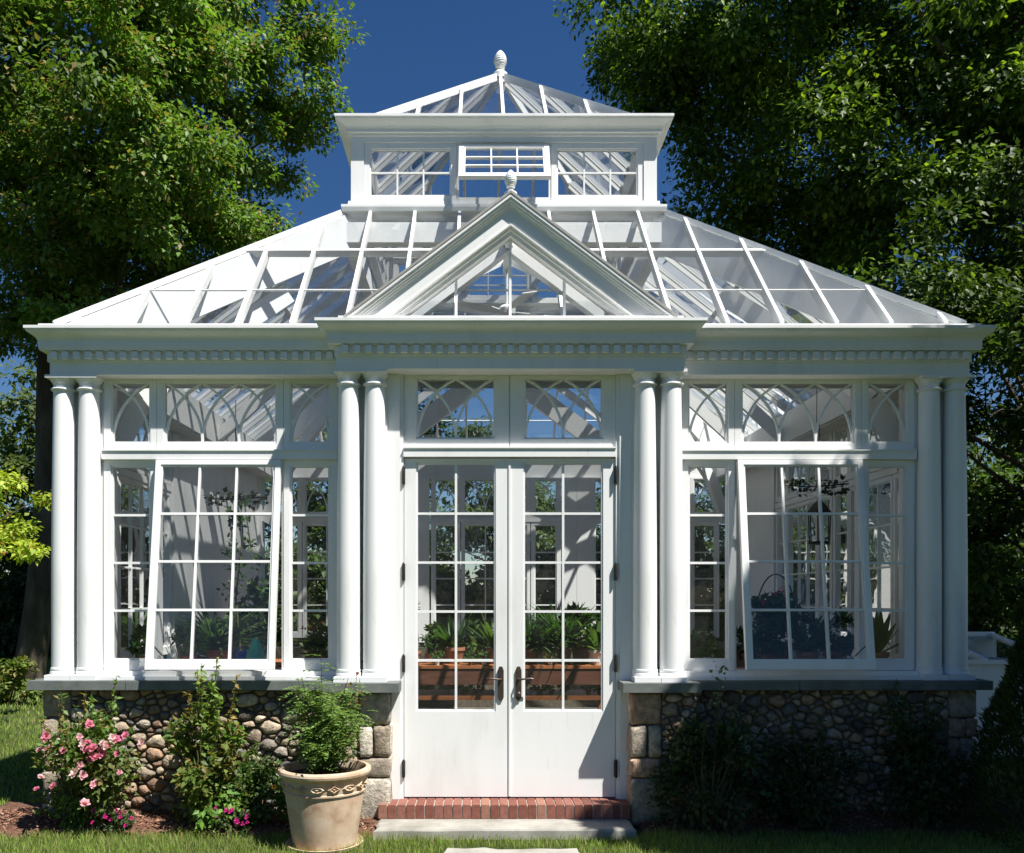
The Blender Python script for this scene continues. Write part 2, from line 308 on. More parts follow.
def rubble(m, x0, x1, z0, z1, y, size=0.115, gap=0.006, bulge=0.048):
    pts = []; tries = 0; asp = 1.35
    while tries < 9000:
        tries += 1; r = size*random.choice((0.5, 0.65, 0.8, 0.95, 1.2)); p = (random.uniform(x0, x1), random.uniform(z0, z1)*asp, r)
        if all((p[0]-q[0])**2+(p[1]-q[1])**2 > (0.5*(r+q[2]))**2*1.25 for q in pts): pts.append(p)
    for i, p in enumerate(pts):
        poly = [(x0, z0*asp), (x1, z0*asp), (x1, z1*asp), (x0, z1*asp)]
        for j, q in enumerate(pts):
            if i == j: continue
            dx, dy = q[0]-p[0], q[1]-p[1]; L = math.hypot(dx, dy)
            if L > 0.6: continue
            t = 0.5+0.5*(p[2]**2-q[2]**2)/L**2; t = min(max(t, 0.25), 0.75)
            poly = clip_poly(poly, dx/L, dy/L, (dx*(p[0]+dx*t)+dy*(p[1]+dy*t))/L-gap)
            if len(poly) < 3: break
        if len(poly) < 3: continue
        poly = [(a, b/asp) for a, b in poly]; w = max(a for a, _ in poly)-min(a for a, _ in poly)
        if w > 0.03: stone_face(m, poly, y, bulge*random.uniform(0.7, 1.2)*min(1, w/0.1))
def blocks(m, x0, x1, z0, z1, y, rows, bulge=0.03):
    z = z0
    for h, cuts in rows:
        h2 = (z1-z0)*h; xs2 = [0]+list(cuts)+[1]
        for a, b in zip(xs2[:-1], xs2[1:]):
            xa, xb = x0+(x1-x0)*a+.005, x0+(x1-x0)*b-.005
            stone_face(m, [(xa, z+.006), (xb, z+.006), (xb, z+h2-.006), (xa, z+h2-.006)], y, bulge*random.uniform(.8, 1.2), True, random.choice([(0.46, 0.38, 0.29), (0.50, 0.45, 0.38), (0.40, 0.34, 0.27), (0.46, 0.31, 0.22)]))
        z += h2
ROT = lambda a, x, y: Matrix.Translation((x, y, 0)) @ Matrix.Rotation(a, 4, 'Z')
ZT = ZC-0.072
for sg, lab in ((-1, 'sunlit fieldstone base wall with warm tan stones'), (1, 'fieldstone base wall lying in deep shade')):
    core = MB()
    core.box(*sorted((sg*1.46, sg*3.76)), -0.17, 0.20, -0.05, ZT)
    core.box(*sorted((sg*0.965, sg*1.455)), -0.345, 0.10, -0.05, ZT)
    core.box(*sorted((sg*3.40, sg*3.76)), 0.19, 5.9, -0.05, ZT)
    wall = core.build('stone_wall', M['mortar'], GH); wall['label'] = lab
    st = MB()
    a, b = sorted((sg*1.47, sg*3.56)); rubble(st, a, b, 0.0, ZT, -0.17, 0.088)
    a, b = sorted((sg*3.56, sg*3.80)); blocks(st, a, b, 0.0, ZT, -0.17, [(.22, (.55,)), (.16, ()), (.25, (.4,)), (.15, (.6,)), (.22, ())])
    st.build('fieldstones', M['stone'], wall, angle=R(50)); st = MB()
    a, b = sorted((sg*0.945, sg*1.20)); blocks(st, a, b, 0.0, ZT, -0.345, [(.36, ()), (.15, ()), (.24, (.55,) if sg > 0 else (.45,)), (.25, ())], 0.045)
    a, b = sorted((sg*1.20, sg*1.475)); rubble(st, a, b, 0.0, ZT, -0.345, 0.085)
    s2 = MB(); blocks(s2, 0.0, 0.16, 0.0, ZT, 0, [(.36, ()), (.15, ()), (.24, ()), (.25, ())], 0.02)
    s2.xf(ROT(R(-90), 0.965, -0.19) if sg > 0 else ROT(R(90), -0.965, -0.35)).build('fieldstones', M['stone'], wall, angle=R(50))
    s3 = MB(); rubble(s3, 0.0, 6.0, 0.0, ZT, 0, 0.14)
    s3.xf(ROT(R(90), 3.76, -0.15) if sg > 0 else ROT(R(-90), -3.76, 5.85)).build('fieldstones', M['stone'], wall, angle=R(50))
    st.build('fieldstones', M['stone'], wall, angle=R(50))
    cuts = [1.49, 2.32, 3.08, 3.87]
    for u, v in zip(cuts[:-1], cuts[1:]): MB().box(*sorted((sg*(u+.003), sg*(v-.003))), -0.285, 0.34, ZT, ZC).build('coping_stone', M['bluestone'], GH)
    MB().box(*sorted((sg*0.875, sg*1.487)), -0.475, 0.18, ZT, ZC).build('coping_stone', M['bluestone'], GH)
    MB().box(*sorted((sg*3.36, sg*3.87)), 0.345, 5.98, ZT, ZC).build('coping_stone', M['bluestone'], GH)
bk = MB(); bk.box(-3.40, 3.40, 5.65, 5.95, -0.05, ZT); bk.build('stone_wall', M['mortar'], GH)['label'] = 'low base wall at the back of the greenhouse'
MB().box(-3.40, 3.40, 0.21, 5.64, -0.03, FLOOR).build('floor', M['floor'], GH)
MB().box(-0.92, 0.92, -0.19, 0.205, -0.03, FLOOR+0.010).build('threshold', M['bluestone'], GH)
# --- brick doorstep
st = thing('brick_doorstep', 'low step of red bricks set on edge below the double door', 'doorstep', (0, 0, 0))
MB().box(-1.03, 0.93, -0.425, -0.21, 0.080, 0.180).build('mortar_bed', M['brickmortar'], st)
b = MB(); nb = 27; w = 1.98/nb
for i in range(nb):
    x = -1.04+i*w; c = random.choice([(0.20, 0.072, 0.052), (0.25, 0.105, 0.08), (0.165, 0.060, 0.045), (0.29, 0.14, 0.10), (0.22, 0.085, 0.062)]); j = random.uniform(-.003, .003)
    b.box(x+.005, x+w-.005, -0.432+j, -0.255, 0.082, 0.188+random.uniform(-.002, .002), c)
    b.box(x+.005, x+w-.005, -0.250, -0.195, 0.082, 0.188, c)
b.build('bricks', M['brick'], st)
# --- columns
def col_meshes():
    z0, z1 = ZC, ZS
    sh = MB(); prof = []
    for i in range(25):
        t = i/24; z = z0+0.10+(z1-z0-0.10-0.11)*t; r = 0.094-0.016*max(0, (t-0.3)/0.7)**1.6; prof.append((r, z))
    sh.lathe([(0.101, z0+0.085), (0.099, z0+0.098)]+prof+[(0.080, z1-0.108)], 40)
    ba = MB(); ba.box(-.103, .103, -.12, .12, z0+.001, z0+.042)
    ba.lathe([(0.098, .042), (0.103, .045), (0.104, .055), (0.103, .068), (0.099, .074), (.098, .076), (0.100, .080), (0.100, .086), (0.094, .090)], 40, (0, 0, z0))
    ca = MB(); ca.box(-.104, .104, -.108, .108, z1-.024, z1-.001)
    ca.lathe([(.077, -.118), (.094, -.114), (.097, -.106), (.094, -.098), (.078, -.094), (.077, -.062), (.084, -.058), (.085, -.052), (.094, -.040), (.101, -.030), (.103, -.0245)], 40, (0, 0, z1))
    return sh.build('column', paint, GH), ba, ca
sh, ba, ca = col_meshes(); bao = ba.build('base', paint, sh); cao = ca.build('capital', paint, sh)
cols = [(-1.29, -.29), (-1.08, -.29), (1.08, -.29), (1.29, -.29), (-3.655, -.11), (-3.445, -.11), (3.445, -.11), (3.655, -.11)]
for i, (x, y) in enumerate(cols):
    if i == 0: sh.location = (x, y, 0); continue
    o = sh.copy(); COL.objects.link(o); o.parent = GH; o.location = (x, y, 0)
    for c in (bao, cao): k = c.copy(); COL.objects.link(k); k.parent = o
# --- entablature
def offset_poly(poly, d):
    out = []; n = len(poly)
    for i in range(n):
        p, q, r = Vector(poly[i-1]), Vector(poly[i]), Vector(poly[(i+1) % n])
        e1 = (q-p).normalized(); e2 = (r-q).normalized(); n1 = Vector((e1.y, -e1.x)); n2 = Vector((e2.y, -e2.x))
        m = n1+n2; m = m/(m.dot(n1)); out.append((q.x+m.x*d, q.y+m.y*d))
    return out
def sweep(poly, prof):
    m = MB(); k = len(poly); vs = []; fs = []
    for d, z in prof: vs += [(x, y, z) for x, y in offset_poly(poly, d)]
    for j in range(len(prof)-1):
        for i in range(k): fs.append((j*k+i, j*k+(i+1) % k, (j+1)*k+(i+1) % k, (j+1)*k+i))
    return m.add(vs, fs)
HX = 3.720; FY = -0.21; PY = -0.395; PX = 1.375; BY = 6.21
EP = [(-HX, FY), (-PX, FY), (-PX, PY), (PX, PY), (PX, FY), (HX, FY), (HX, BY), (-HX, BY)]
prof = [(-.40, ZS+.35), (-.40, ZS), (0, ZS), (0, 3.712), (.012, 3.720), (.012, 3.797), (.058, 3.800), (.060, 3.808), (.061, 3.814), (.063, 3.822), (.064, 3.828), (.066, 3.832), (.066, 3.872)]
prof += [(.070+.064*(t-0.12*math.sin(2*math.pi*t)), 3.877+.073*t) for t in [i/8 for i in range(9)]] + [(.142, 3.953), (.142, 3.975), (-.10, 3.985)]
sweep(EP, prof).build('entablature', paint, GH)
def dentils(m, x0, x1, y, z0, z1, sp=0.0925, w=0.050, dp=0.042, axis='x'):
    if axis == 'x': m.box(x0, x1, y-.003, y+.003, z0+.002, z1-.002)
    else: m.box(y-.003, y+.003, x0, x1, z0+.002, z1-.002)
    n = int((x1-x0)/sp); off = ((x1-x0)-n*sp)/2
    for i in range(n):
        a = x0+off+i*sp+(sp-w)/2
        if axis == 'x': m.box(a, a+w, y-dp, y+.002, z0, z1)
        else: m.box(y-(.002 if dp > 0 else -dp), y+(dp if dp > 0 else .002), a, a+w, z0, z1)
for a in ((-HX-.01, -PX-.01, FY-.012), (PX+.01, HX+.01, FY-.012), (-PX-.01, PX+.01, PY-.012)):
    d = MB(); dentils(d, *a, 3.733, 3.790); d.build('dentil_course', paint, GH)
for a, dp in ((HX+.012, .030), (-HX-.012, -.030)): d = MB(); dentils(d, FY, BY, a, 3.733, 3.790, dp=dp, axis='y'); d.build('dentil_course', paint, GH)
# --- walls around the windows
def bx(name, *a, m=None): return MB().box(*a).build(name, m or paint, GH)
for sg in (-1, 1):
    q = lambda a, b: sorted((sg*a, sg*b))
    bx('corner_post', *q(3.42, 3.735), -0.035, 0.32, ZC, ZS)
    bx('wall_post', *q(3.347, 3.419), -0.055, 0.20, ZC, ZS)
    bx('wall_post', *q(1.345, 1.412), -0.09, 0.18, ZC, ZS)
    bx('wall_post', *q(1.022, 1.344), -0.175, 0.16, ZC, ZS)
    bx('door_pilaster', *q(0.985, 1.021), -0.250, 0.15, ZC, ZS)
    bx('door_pilaster', *q(0.886, 0.984), -0.236, 0.14, FLOOR, ZS)
    bx('door_jamb', *q(0.858, 0.885), -0.218, 0.10, FLOOR, ZS)
    bx('window_sill', *q(1.36, 3.71), -0.20, 0.20, ZC+.001, 1.175); bx('window_sill', *q(1.415, 3.345), -0.15, 0.10, 1.176, 1.212)
    bx('corner_post', *q(3.50, 3.70), 5.62, 5.90, ZC, ZS)
ins = MB()   # solid panelled walls: rear left, rear right, back
def boards(m, a0, a1, fixed, axis, z0=ZC, z1=ZS, t=0.08):
    n = max(1, round((a1-a0)/0.17)); w = (a1-a0)/n
    for i in range(n):
        u, v = a0+i*w+.002, a0+(i+1)*w-.002
        if axis == 'y': m.box(fixed-t/2, fixed+t/2, u, v, z0, z1)
        else: m.box(u, v, fixed-t/2, fixed+t/2, z0, z1)
    if axis == 'y': m.box(fixed-t/4, fixed+t/4, a0, a1, z0+.001, z1-.001)
    else: m.box(a0, a1, fixed-t/4, fixed+t/4, z0+.001, z1-.001)
for a in ((2.12, 5.70, -3.58, 'y'), (3.92, 5.70, 3.58, 'y'), (-1.42, -1.0, 5.78, 'x'), (1.0, 1.42, 5.78, 'x')):
    ins = MB(); boards(ins, *a); ins.build('panelled_wall', paint, GH)
# --- windows
GOTHIC_R = lambda w, h: (w*w+h*h)/(2*w)
def arc_bars(m, gx0, gx1, gz0, gz1, bays, y, w=0.018):
    bw = (gx1-gx0)/bays; h = gz1-gz0; Rr = GOTHIC_R(bw*0.97, h)
    for i in range(bays+0):
        for sgn, k in ((1, gx0+i*bw), (-1, gx0+(i+1)*bw)):
            pts = []
            for j in range(15):
                hh = h*j/14; x = k+sgn*(Rr-math.sqrt(max(Rr*Rr-hh*hh, 0))); pts.append((x, gz0+hh))
            yy = y+(0.0 if sgn > 0 else 0.0015); vs = []
            for j, (x, z) in enumerate(pts):
                x2, z2 = pts[min(j+1, 14)]; x1, z1_ = pts[max(j-1, 0)]; L = math.hypot(x2-x1, z2-z1_); nx_, nz_ = (z2-z1_)/L*w/2, -(x2-x1)/L*w/2
                vs += [(x-nx_, yy, z-nz_), (x+nx_, yy, z+nz_), (x+nx_, yy+.024, z+nz_), (x-nx_, yy+.024, z-nz_)]
            fs = [(4*j+a, 4*j+(a+1) % 4, 4*j+4+(a+1) % 4, 4*j+4+a) for j in range(14) for a in range(4)]
            m.add(vs, fs)
def window(parent, T, outer, glass, y, cols=1, rows=1, arcs=0, name='window', depth=0.06, mw=0.019, label=None, gm='glass'):
    x0, x1, z0, z1 = outer; g0, g1, h0, h1 = glass; b = 0.014
    f = MB(); g_ = .0015
    f.box(x0+g_, g0-b, y, y+depth, z0+g_, z1-g_); f.box(g1+b, x1-g_, y, y+depth, z0+g_, z1-g_)
    f.box(g0-b, g1+b, y+.0005, y+depth-.0005, z0+g_, h0-b); f.box(g0-b, g1+b, y+.0005, y+depth-.0005, h1+b, z1-g_)
    yb = y+.010                                                # glazing bead
    f.box(g0-b, g0, yb, y+depth-.01, h0-b, h1+b); f.box(g1, g1+b, yb, y+depth-.01, h0-b, h1+b); f.box(g0, g1, yb+.0005, y+depth-.0105, h0-b, h0); f.box(g0, g1, yb+.0005, y+depth-.0105, h1, h1+b)
    fo = f.xf(T).build(name, paint, parent)
    if label: fo['label'] = label
    m = MB()
    for i in range(1, cols): x = g0+(g1-g0)*i/cols; m.box(x-mw/2, x+mw/2, y+.014, y+.046, h0, h1)
    for i in range(1, rows):
        z = h0+(h1-h0)*i/rows
        for c in range(cols):
            a = g0+(g1-g0)*c/cols+(mw/2 if c else 0); e = g0+(g1-g0)*(c+1)/cols-(mw/2 if c < cols-1 else 0); m.box(a, e, y+.016, y+.044, z-mw/2, z+mw/2)
    if cols == 1 and rows > 1: m.box(g0+.0005, g0+.005, y+.017, y+.043, h0, h1); m.box(g1-.005, g1-.0005, y+.017, y+.043, h0, h1)
    if arcs: arc_bars(m, g0, g1, h0, h1, arcs, y+.014)
    if m.v: m.xf(T).build('glazing_bars', paint, fo)
    p = MB().add([(g0, y+.03, h0), (g1, y+.03, h0), (g1, y+.03, h1), (g0, y+.03, h1)], [(0, 1, 2, 3)]); p.xf(T).build('glass_pane', M[gm], fo)
    return fo
I4 = Matrix.Identity(4)
ZR0, ZR1 = 2.950, 3.030   # rail between sashes and transoms
def wing_unit(T, mirror=1, y=0.0, tilt=True, back=False):
    q = lambda a, b: sorted((mirror*a, mirror*b))
    def W(o, g, *a, TT=T, **k): return window(GH, TT, (*q(*o[:2]), *o[2:]), (*q(*g[:2]), *g[2:]), y, *a, **k)
    zt = (ZR1, ZS); gt = (3.103, 3.580)
    A, B_, C_, D_ = 1.415, 1.862, 2.908, 3.345
    W((A, B_, *zt), (1.492, 1.798, *gt), arcs=1, name='transom_window'); W((B_, C_, *zt), (1.932, 2.840, *gt), arcs=3, name='transom_window'); W((C_, D_, *zt), (2.974, 3.275, *gt), arcs=1, name='transom_window')
    zl = (1.213, ZR0); gl = (1.310, 2.890)
    W((A, B_, *zl), (1.492, 1.798, *gl), 1, 4); W((C_, D_, *zl), (2.974, 3.275, *gl), 1, 4)
    if tilt:   # top-hung sash swung outwards at the bottom
        zh = 2.945; TT = T @ Matrix.Translation((0, y-0.05, zh)) @ Matrix.Rotation(R(-8.0), 4, 'X') @ Matrix.Translation((0, -(y), -zh))
        o = W((1.872, 2.898, 1.225, 2.945), (1.932, 2.840, *gl), 3, 4, TT=TT, name='awning_window', depth=0.045)
        o['label'] = 'large gridded window hanging open at the bottom'
        for x0, x1, xa in ((B_+.0015, B_+.016, 1.89), (C_-.016, C_-.0015, 2.88)):
            MB().box(*q(x0, x1), y+.01, y+.10, *zl).xf(T).build('window_jamb', paint, GH)
            MB().tube([(mirror*xa, y+.05, 1.33), (mirror*xa, y-.20, 1.45)], 0.006, 6).xf(T).build('stay_arm', M['iron'], GH)
    else: W((B_+.01, C_-.01, *zl), (1.932, 2.840, *gl), 3, 4)
    MB().box(*q(A-.002, D_+.003), y-.035, y+.07, ZR0, ZR1-.013).xf(T).build('transom_rail', paint, GH); MB().box(*q(A-.002, D_+.003), y-.045, y+.05, ZR1-.012, ZR1).xf(T).build('transom_rail', paint, GH)
wing_unit(Matrix.Translation((0, YW, 0)), 1); wing_unit(Matrix.Translation((0, YW, 0)), -1)
TB = Matrix.Translation((0, YB, 0)) @ Matrix.Rotation(math.pi, 4, 'Z')
wing_unit(TB, 1, tilt=False); wing_unit(TB, -1, tilt=False)
def scaled(T, a0, a1): # map unit width 1.465..3.46 to a0..a1
    s = (a1-a0)/(3.35-1.41); return T @ Matrix.Translation((a0-1.41*s, 0, 0)) @ Matrix.Diagonal((s, 1, 1, 1))
wing_unit(scaled(TB, -0.98, 0.98), 1, tilt=False)
TR = Matrix.Translation((3.62, 0, 0)) @ Matrix.Rotation(R(90), 4, 'Z'); TL = Matrix.Translation((-3.62, 0, 0)) @ Matrix.Rotation(R(-90), 4, 'Z')
wing_unit(scaled(TR, 0.34, 2.10), 1, tilt=False); wing_unit(scaled(TR, 2.13, 3.90), 1, tilt=False); wing_unit(scaled(TL, -2.10, -0.34), 1, tilt=False)
# --- door transoms and double door
TD = Matrix.Translation((0, -0.20, 0))
for sg in (-1, 1):
    q = lambda a, b: sorted((sg*a, sg*b)); window(GH, TD, (*q(0.003, 0.857), 3.030, ZS), (*q(0.131, 0.744), 3.112, 3.582), 0.0, arcs=2, name='transom_window')
bx('transom_rail', -0.857, 0.857, -.235, -.12, 2.950, 3.016); bx('transom_rail', -0.857, 0.857, -.245, -.14, 3.0165, 3.029)
for sg in (-1, 1):
    q = lambda a, b: sorted((sg*a, sg*b)); x0, x1 = q(0.004, 0.854); g0, g1 = q(0.126, 0.744)
    door = window(GH, TD, (x0, x1, FLOOR+.013, 2.940), (g0, g1, 0.905, 2.893), 0.0, 2, 5, name='door', depth=0.05)
    hb = MB()
    for z in (0.43, 1.28, 2.02, 2.80):
        h = MB(); xx = sg*0.857
        h.box(xx-.012, xx+.012, -0.030, -0.0005, z-.065, z+.065); h.lathe([(.009, -.07), (.009, .07), (.004, .078)], 10, (xx, -.032, z)); h.xf(TD).build('hinge', M['iron'], door)
    hd = MB(); xh = sg*0.072
    pl = [(-.024, -.11), (-.012, -.135), (.012, -.135), (.024, -.11), (.024, .11), (.012, .14), (-.012, .14), (-.024, .11)]
    hd.add([(xh+x, -0.014, 1.115+z) for x, z in pl]+[(xh+x, 0.001, 1.115+z) for x, z in pl], [tuple(range(8))]+[(i, i+8, (i+1) % 8+8, (i+1) % 8) for i in range(8)])
    hd.tube([(xh, -.012, 1.155), (xh, -.055, 1.155), (xh+sg*.02, -.066, 1.157), (xh+sg*.10, -.066, 1.165), (xh+sg*.115, -.066, 1.160)], [.011, .009, .008, .007, .006], 8)
    if sg > 0: hd.lathe([(.02, 0), (.024, .012), (.014, .028), (.004, .032)], 16); 
    if sg > 0:
        n0 = len(hd.v)-16*4
        for i in range(n0, len(hd.v)): x, y, z = hd.v[i]; hd.v[i] = (xh+x, -.014-z, 1.035+y)
    hd.xf(TD).build('handle', M['bronze'], door)
MB().box(-.008, .008, -.210, -.1995, FLOOR+.02, 2.939).build('astragal', paint, GH)

# --- main roof
X0, Y0, Z0 = 3.70, -0.17, 4.035; X1, Y1, Z1 = 1.56, 1.47, 5.70; YM = 3.0; Y0b, Y1b = 2*YM-Y0, 2*YM-Y1
sw = sweep([(-X0, Y0), (X0, Y0), (X0, Y0b), (-X0, Y0b)], [(.09, 3.98), (.09, 4.015), (0, 4.04), (-.10, 4.07), (-.12, 3.90), (-.35, 3.90), (-.35, 3.60)])
main = sw.build('main_roof', paint, GH)
nrmF = Vector((0, -(Z1-Z0), (Y1-Y0))).normalized(); nrmB = Vector((0, (Z1-Z0), (Y1-Y0))).normalized()
nrmR = Vector(((Z1-Z0), 0, (X0-X1))).normalized(); nrmL = Vector((-(Z1-Z0), 0, (X0-X1))).normalized()
corn = [((-X0, Y0), (-X1, Y1)), ((X0, Y0), (X1, Y1)), ((X0, Y0b), (X1, Y1b)), ((-X0, Y0b), (-X1, Y1b))]
for (a, b_) in corn:
    roof = MB(); p, q_ = Vector((*a, Z0)), Vector((*b_, Z1)); roof.bar(p, q_, 0.042, -.02, .030); roof.bar(p, q_, 0.065, -.37, -.03); roof.build('hip_rafter', paint, main)
def rafters(x0, y0, z0, x1, y1, z1, ym, xs_f, ys_s, parent, w=0.034, deep=0.10, up=0.026):
    """x positions on front/back faces, y offsets (from ym) on the side faces; ends on hips or top kerb"""
    y0b, y1b = 2*ym-y0, 2*ym-y1; L = []
    for x in xs_f:
        t = 1.0 if abs(x) <= x1 else (x0-abs(x))/(x0-x1)
        for s in (0, 1):
            ya = y0 if s == 0 else y0b; yb_ = y0+(y1-y0)*t if s == 0 else y0b+(y1b-y0b)*t
            n_ = Vector((0, -(z1-z0), (y1-y0))) if s == 0 else Vector((0, (z1-z0), (y1-y0)))
            L.append(((x, ya, z0), (x, yb_, z0+(z1-z0)*t), n_.normalized()))
    hd_ = ym-y0; h1_ = ym-y1
    for y in ys_s:
        t = 1.0 if abs(y) <= h1_ else (hd_-abs(y))/(hd_-h1_)
        for s in (-1, 1): L.append(((s*x0, ym+y, z0), (s*(x0+(x1-x0)*t), ym+y, z0+(z1-z0)*t), Vector((s*(z1-z0), 0, (x0-x1))).normalized()))
    for a, b2, n_ in L:
        m = MB(); m.bar(a, b2, w, -.012, up, n_); m.bar(a, b2, w*0.72, -deep, -.013, n_); m.build('rafter', paint, parent)
SP = 0.4433
rafters(X0, Y0, Z0, X1, Y1, Z1, YM, [i*SP for i in range(-8, 9) if i], [i*SP for i in range(-6, 7)], main, w=0.029, deep=0.065)
def faces4(x0, y0, z0, x1, y1, z1, ym, drop=0.004):
    y0b, y1b = 2*ym-y0, 2*ym-y1; z0 -= drop; z1 -= drop
    return [[(-x0,y0,z0),(x0,y0,z0),(x1,y1,z1),(-x1,y1,z1)], [(x0,y0b,z0),(-x0,y0b,z0),(-x1,y1b,z1),(x1,y1b,z1)], [(x0,y0,z0),(x0,y0b,z0),(x1,y1b,z1),(x1,y1,z1)], [(-x0,y0b,z0),(-x0,y0,z0),(-x1,y1,z1),(-x1,y1b,z1)]]
for f in faces4(X0, Y0, Z0, X1, Y1, Z1, YM): MB().add(f, [(0, 1, 2, 3)]).build('glass_pane', M['roofglass'], main)
pu = MB(); t = 0.60
def ringbar(m, t, x0, y0, z0, x1, y1, z1, ym, w, h0, h1):
    x = x0+(x1-x0)*t; ya = y0+(y1-y0)*t; yb_ = 2*ym-ya; z = z0+(z1-z0)*t
    P_ = [(-x, ya), (x, ya), (x, yb_), (-x, yb_)]; nn = [nrmF, nrmR, nrmB, nrmL]
    for i in range(4): m.bar((*P_[i], z), (*P_[(i+1) % 4], z), w, h0, h1, nn[i])
ringbar(pu, 0.60, X0, Y0, Z0, X1, Y1, Z1, YM, 0.04, -.055, .010); pu.build('purlin', paint, main)
pu = MB(); ringbar(pu, 0.26, X0, Y0, Z0, X1, Y1, Z1, YM, 0.008, -.010, .006); pu.build('lap_bar', paint, main)
def rib(*pts, w=.07, h=.09):   # broad white structural ribs inside
    tr = MB()
    for u, v in zip(pts[:-1], pts[1:]): tr.bar(u, v, w, -h, h)
    tr.build('roof_rib', paint, GH)
for sx in (-1, 1):
    for sy in (-1, 1):
        rib((sx*3.45, YM+sy*2.75, 2.95), (sx*3.2, YM+sy*2.62, 3.55), (sx*2.7, YM+sy*2.25, 4.15), (sx*2.1, YM+sy*1.85, 4.75))
    for y in (YM, 4.25): rib((sx*3.4, y, 3.64), (sx*1.5, y, 5.40), w=.06, h=.07)
for sx in (-1, 1):   # broad rear gable beams and their purlins
    rib((sx*1.75, 5.35, 3.86), (0, 5.35, 5.17), w=.10, h=.135); rib((sx*1.45, 4.75, 4.28), (sx*.02, 4.75, 5.36), w=.05, h=.05)
bx('mullion', -.012, .012, -.185, -.10, 3.03, ZS-.001)
for a in ((-1.62, 1.62, 1.42, 1.54), (-1.62, 1.62, 4.46, 4.58), (-1.62, -1.5, 1.541, 4.459), (1.5, 1.62, 1.541, 4.459)): bx('lantern_beam', *a, 5.36, 5.56)
# --- lantern (cupola)
CX1 = 1.535; CY0 = 1.47; CY1 = 2*YM-CY0; CZ0 = 5.70; CZ1 = 6.45
CP = [(-CX1, CY0), (CX1, CY0), (CX1, CY1), (-CX1, CY1)]
sweep(CP, [(-.05, 5.60), (.075, 5.66), (.085, 5.70), (.085, 5.725), (.03, 5.735), (.022, 5.785), (-.02, 5.79)]).build('lantern_base', paint, GH)
pr = [(-.10, 6.70), (-.10, 6.385), (.0, 6.385), (.0, 6.44), (.012, 6.444), (.012, 6.466), (.04, 6.468), (.04, 6.50)]+[(.045+.085*(t-0.12*math.sin(2*math.pi*t)), 6.505+.065*t) for t in [i/6 for i in range(7)]]+[(.142, 6.572), (.142, 6.596), (-.03, 6.64)]
sweep(CP, pr).build('lantern_cornice', paint, GH)
for (cx, cyy) in CP:
    sx = 1 if cx > 0 else -1; sy = 1 if cyy > YM else -1; bx('lantern_post', *sorted((cx, cx-sx*.13)), *sorted((cyy, cyy-sy*.13)), 5.79, 6.385)
def lantern_side(T, tilt):
    for sg in (-1, 1):
        q = lambda a, b: sorted((sg*a, sg*b)); window(GH, T, (*q(0.475, 1.404), 5.79, 6.383), (*q(0.545, 1.335), 5.865, 6.315), 0.012, 3, 2, name='lantern_window', mw=0.016)
    j = MB(); j.box(-.474, -.452, .02, .08, 5.79, 6.383); j.box(.452, .474, .02, .08, 5.79, 6.383); j.box(-.452, .452, .0, .08, 5.79, 5.83); j.box(-.452, .452, .02, .08, 6.355, 6.383); j.xf(T).build('window_jamb', paint, GH)
    TT = T
    if tilt: TT = T @ Matrix.Translation((0, -.03, 6.35)) @ Matrix.Rotation(R(-30), 4, 'X') @ Matrix.Translation((0, 0, -6.35))
    o = window(GH, TT, (-.45, .45, 5.84, 6.352), (-.385, .385, 5.905, 6.300), -0.0 if tilt else .012, 3, 3, name='awning_window', depth=0.045, mw=0.014)
    if tilt: o['label'] = 'small lantern window propped open outwards'
lantern_side(Matrix.Translation((0, CY0, 0)), True)
lantern_side(Matrix.Translation((0, CY1, 0)) @ Matrix.Rotation(math.pi, 4, 'Z'), False)
lantern_side(Matrix.Translation((CX1, YM, 0)) @ Matrix.Rotation(R(90), 4, 'Z'), False); lantern_side(Matrix.Translation((-CX1, YM, 0)) @ Matrix.Rotation(R(-90), 4, 'Z'), False)
LX, LY, LZ, AZ = 1.46, YM-1.46, 6.625, 7.985
lr = MB()
for sx in (-1, 1):
    for sy in (-1, 1): lr.bar((sx*LX, YM+sy*LX, LZ), (0, YM, AZ), 0.045, -.05, .028)
lr.lathe([(.09, -.06), (.09, .0), (.05, .04)], 12, (0, YM, AZ)); lan = lr.build('lantern_roof', paint, GH)
rafters(LX, LY, LZ, 0.001, YM-.001, AZ, YM, [i*SP for i in (-3, -2, -1, 0, 1, 2, 3) if abs(i*SP) < LX-.05], [i*SP for i in (-2, -1, 0, 1, 2)], lan, deep=0.06)
for f in faces4(LX, LY, LZ, 0.001, YM-.001, AZ, YM): MB().add([f[0], f[1], (0, YM, AZ-.004)], [(0, 1, 2)]).build('glass_pane', M['roofglass'], lan)
# --- pineapple finials
def finial(x, y, z, s=1.0):
    m = MB(); m.lathe([(.075, 0), (.075, .02), (.05, .03), (.032, .05), (.028, .075), (.05, .085), (.055, .095), (.045, .105)], 24)
    rows = 9
    prof = []
    for i in range(rows*2+1):
        t = i/(rows*2); r = 0.074*math.sin(math.pi*min(1, (t*0.80+0.20)))**0.7*(1.0 if i % 2 else 0.955); prof.append((max(r, 0.006), .105+.19*t))
    m.lathe(prof, 20)
    m.v = [(a*s, b_*s, c*s) for a, b_, c in m.v]; return m.build('finial', paint, GH, (x, y, z), angle=R(15))
finial(0, YM, AZ-.02, 1.05); finial(0, -.45, 4.960, 0.66)
